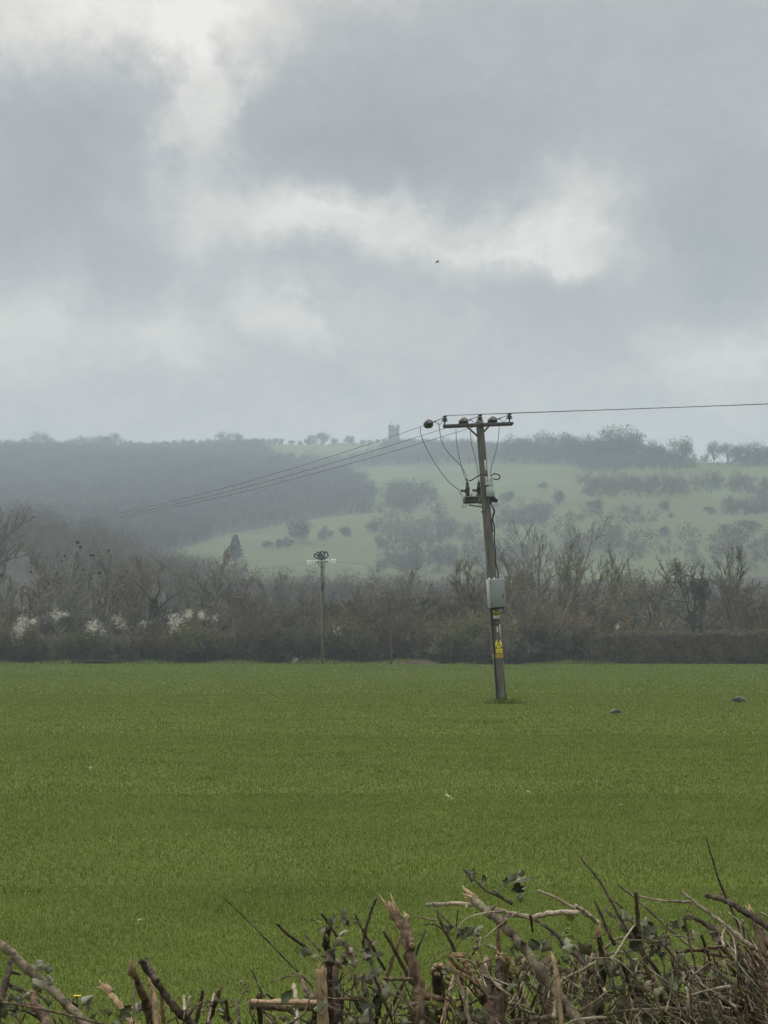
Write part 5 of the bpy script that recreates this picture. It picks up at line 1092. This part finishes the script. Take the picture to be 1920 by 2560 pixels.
# leaves
def leaf(u, v, px, kind, n=1, spread=0, dy=None):
    for _ in range(n):
        uu, v2 = u + hr.gauss(0, spread), v + hr.gauss(0, spread); Y = FYD + (dy if dy is not None else hr.uniform(-.3, .3)); P = at(uu, v2, Y)
        h, o, org = host(uu); l = link('leaf', hr.choice(LEAF[kind]), o); l.location = P - org; s = px * hr.uniform(.42, .85) * Y / F; l.scale = (s, s, s)
        l.rotation_euler = (hr.uniform(-1.0, 1.0), hr.uniform(-.9, .9), hr.uniform(0, 6.28)) if hr.random() < .65 else (hr.uniform(.8, 2.0), hr.uniform(-1, 1), hr.uniform(0, 6.28))
for u, v, px, kd, n, sp in [(40, 2436, 30, 's', 2, 10), (88, 2434, 34, 's', 2, 8), (138, 2456, 36, 's', 2, 8), (45, 2480, 40, 'g', 5, 22), (50, 2530, 48, 's', 7, 26), (110, 2500, 40, 'g', 4, 18), (205, 2532, 46, 's', 6, 20), (180, 2520, 40, 's', 3, 12),
        (288, 2540, 52, 'g', 4, 14), (348, 2530, 44, 'g', 4, 14), (20, 2545, 50, 'g', 5, 20), (590, 2480, 22, 'b', 4, 16), (570, 2530, 30, 'g', 4, 20), (770, 2385, 52, 's', 2, 6), (775, 2402, 36, 'g', 1, 4), (822, 2318, 34, 'g', 3, 8), (862, 2306, 32, 's', 4, 16), (880, 2312, 28, 'b', 3, 10),
        (835, 2368, 36, 's', 4, 18), (842, 2400, 40, 'b', 6, 22), (886, 2395, 52, 'b', 7, 18), (900, 2410, 48, 's', 4, 18), (885, 2440, 34, 'b', 3, 12), (790, 2300, 22, 'y', 2, 8), (855, 2345, 26, 'y', 2, 8), (860, 2515, 56, 'g', 7, 28), (790, 2540, 44, 'g', 4, 18), (720, 2550, 42, 's', 5, 20), (945, 2510, 44, 's', 4, 18), (900, 2546, 52, 'g', 5, 22),
        (1192, 2202, 42, 's', 3, 6), (1186, 2184, 26, 'g', 3, 6), (1212, 2212, 24, 'g', 3, 8), (1255, 2222, 28, 'g', 4, 8), (1290, 2200, 50, 's', 3, 8), (1308, 2224, 46, 's', 2, 6), (1298, 2250, 34, 'g', 3, 8), (1150, 2336, 42, 's', 4, 10), (1175, 2340, 40, 's', 4, 12), (1120, 2340, 28, 'g', 3, 8), (1200, 2350, 32, 'b', 3, 10),
        (1310, 2400, 50, 'g', 5, 18), (1290, 2380, 40, 'g', 4, 16), (1355, 2365, 40, 's', 4, 12), (1370, 2380, 32, 'g', 4, 16), (1085, 2515, 60, 'y', 6, 18), (1060, 2552, 42, 'y', 4, 18), (1135, 2460, 46, 'g', 5, 18), (1175, 2530, 54, 'g', 6, 22), (1190, 2380, 34, 'y', 2, 12), (975, 2505, 46, 's', 4, 12), (1010, 2550, 46, 'g', 5, 18), (1290, 2470, 40, 'g', 5, 24), (1330, 2520, 46, 'g', 8, 30), (1400, 2330, 34, 's', 3, 12), (1420, 2400, 46, 'g', 6, 24), (1415, 2370, 36, 'y', 3, 14), (1430, 2470, 50, 'g', 7, 30), (1420, 2310, 34, 'y', 2, 10),
        (1530, 2296, 32, 's', 2, 6), (1565, 2318, 44, 's', 4, 10), (1612, 2322, 48, 's', 4, 10), (1600, 2348, 60, 's', 6, 16), (1655, 2356, 52, 's', 6, 16), (1640, 2362, 40, 'b', 3, 14), (1702, 2310, 36, 's', 3, 8), (1724, 2330, 32, 'g', 3, 8), (1712, 2450, 60, 'g', 2, 4), (1535, 2440, 62, 's', 5, 16), (1475, 2420, 62, 's', 6, 18), (1560, 2420, 44, 'g', 6, 22), (1545, 2490, 60, 'g', 6, 24), (1480, 2490, 56, 'g', 6, 24), (1610, 2450, 42, 'g', 5, 22), (1640, 2480, 42, 's', 5, 24), (1590, 2530, 48, 'g', 6, 24), (1690, 2400, 38, 'g', 4, 18), (1760, 2345, 44, 'g', 4, 16), (1770, 2540, 40, 's', 5, 24), (1820, 2470, 38, 's', 5, 24), (1700, 2540, 44, 'g', 5, 24), (1800, 2400, 36, 'b', 4, 22)]:
    leaf(u, v, px, hr.choice('gsb' if u > 950 else 'gs') if kd == 'g' else kd, n, sp)
# thin tangled twigs inside each shrub, too many to count
def tangle(u0, u1, v0, v1, n, mats, ang, wpx, L, idx, asd=.5, name='twig_tangle'):
    h, o, org = SHR[idx]; mbs = {m: MB() for m in mats}
    for _ in range(int(n * .8)):
        u = hr.uniform(u0, u1); v = v0 + (v1 - v0) * hr.random() ** .7; a_ = math.radians(ang) + hr.gauss(0, asd); l = L * hr.uniform(.5, 1.5); Y = FYD + hr.uniform(-.35, .4)
        c = hr.uniform(-.38, .38); du, dv = math.cos(a_) * l, math.sin(a_) * l
        pts = [at(u, v, Y), at(u + du * .35 - dv * c * .6, v + dv * .35 + du * c * .6, Y + hr.uniform(-.03, .03)), at(u + du * .7 - dv * c * .4, v + dv * .7 + du * c * .4, Y + hr.uniform(-.05, .05)), at(u + du, v + dv, Y + hr.uniform(-.08, .08))]
        w = wpx * hr.choice((.45, .55, .7, .8, 1.0, 1.5)) * .5 * Y / F; mbs[hr.choice(mats)].tube(smoothpts(pts, 3), [w * (.55 + .6 * i / 9) for i in range(10)], 5)
    for m, mb in mbs.items():
        if mb.n: mb.shift(-org); t = mb.obj(name, BK_M[m], o, True); t['kind'] = 'stuff'
tangle(-40, 230, 2470, 2575, 46, 'DRG', 60, 5, 80, 0); tangle(270, 480, 2500, 2590, 26, 'DPG', 80, 5, 60, 1); tangle(480, 680, 2480, 2590, 44, 'DRG', 75, 5, 60, 2, .7); tangle(760, 950, 2400, 2590, 90, 'DRG', 70, 5, 80, 3, .8)
tangle(960, 1120, 2400, 2590, 80, 'DRG', 75, 5, 90, 4, .8); tangle(1130, 1420, 2330, 2590, 230, 'DRGPG', 60, 5, 100, 5, .8); tangle(1420, 1640, 2320, 2590, 270, 'DRGPG', 70, 5, 110, 6, .8)
tangle(1640, 1800, 2350, 2590, 210, 'DRGGP', 55, 5.5, 110, 7, .6); tangle(1790, 1930, 2270, 2400, 110, 'PGR', 58, 6, 120, 8, .28); tangle(1800, 1940, 2360, 2590, 150, 'DRG', 60, 6, 110, 8, .5); tangle(1740, 1940, 2440, 2590, 90, 'DRP', 40, 6, 100, 8, .7)
# small pale bud leaves and a yellow flower
M_FLOW = mat('yellow_petal', (.75, .62, .03), (.6, .48, .02), scale=20)
P = at(193, 2492, 6.3); o = thing('yellow_flower', (P.x, P.y, 0), 'tiny yellow flower on a thin stalk among the leaves at the lower left', 'flower')
m = MB(); m.tube([(0, 0, 0), (.005, 0, P.z * .5), (0, 0, P.z)], .003, 5); m.obj('stalk', L_G, o)
m = MB()
for k in range(7):
    an = k * .9; d = Vector((math.cos(an), math.sin(an), .35)); s = Vector((-math.sin(an), math.cos(an), 0)) * .0035; c = Vector((0, 0, P.z)); m.add([tuple(c - s), tuple(c + s), tuple(c + d * .011 + s), tuple(c + d * .011 - s)], [(0, 1, 2, 3)])
m.obj('petal', M_FLOW, o)
# pale dry leaves lying on the grass
for i, (u, v, L, lab) in enumerate([(1118, 2008, .10, 'upper of two pale dry leaves lying on the grass left of the leaning pole'), (1136, 2014, .08, 'lower of two pale dry leaves lying on the grass left of the leaning pole'),
                                   (1488, 1970, .11, 'curled straw coloured leaf on the grass below the nearer pigeon'), (1545, 2032, .09, 'flat pale leaf on the grass above the long upright hedge rod'), (352, 2318, .05, 'thin pale stalk lying on the grass at the lower left'),
                                   (228, 1930, .07, 'small white fleck of a leaf far left in the field'), (1322, 1996, .07, 'small pale leaf on open grass between the other dry leaves')]):
    Y = CZ * F / (v - HZ); o = link('dry_leaf', LEAF['b'][i % 4].copy() if i == 0 else bpy.data.meshes['leaf_dry']); 
    if i == 0: o.data.name = 'leaf_dry'; o.data.materials[0] = mat('dry_leaf_pale', (.62, .55, .36), (.45, .4, .26), scale=20)
    p = gnd(u, Y); o.location = p + Vector((0, 0, .05)); L *= .65; o.scale = (L, L, L); o.rotation_euler = (.4, .3, i * 1.1 + .6); tag(o, lab, 'leaf', 'dry leaves on the grass')

# ------------------------------------------------------------------ camera and render settings
cam = bpy.data.cameras.new('camera'); cam.sensor_fit = 'VERTICAL'; cam.sensor_height = 36; cam.lens = 36 * F / 2560; cam.clip_end = 20000; cam.clip_start = .1
co = bpy.data.objects.new('camera', cam); COL.objects.link(co); co.location = (0, 0, CZ); co.rotation_euler = (math.pi / 2 + TH, 0, 0); SC.camera = co
SC.view_settings.view_transform = 'Standard'; SC.view_settings.look = 'None'; SC.view_settings.exposure = 0; SC.view_settings.gamma = 1
cy = SC.cycles; cy.use_denoising = True; cy.denoiser = 'OPENIMAGEDENOISE'; cy.max_bounces = 5; cy.diffuse_bounces = 3; cy.glossy_bounces = 2; cy.transmission_bounces = 2; cy.volume_bounces = 1; cy.transparent_max_bounces = 6
cy.use_adaptive_sampling = False
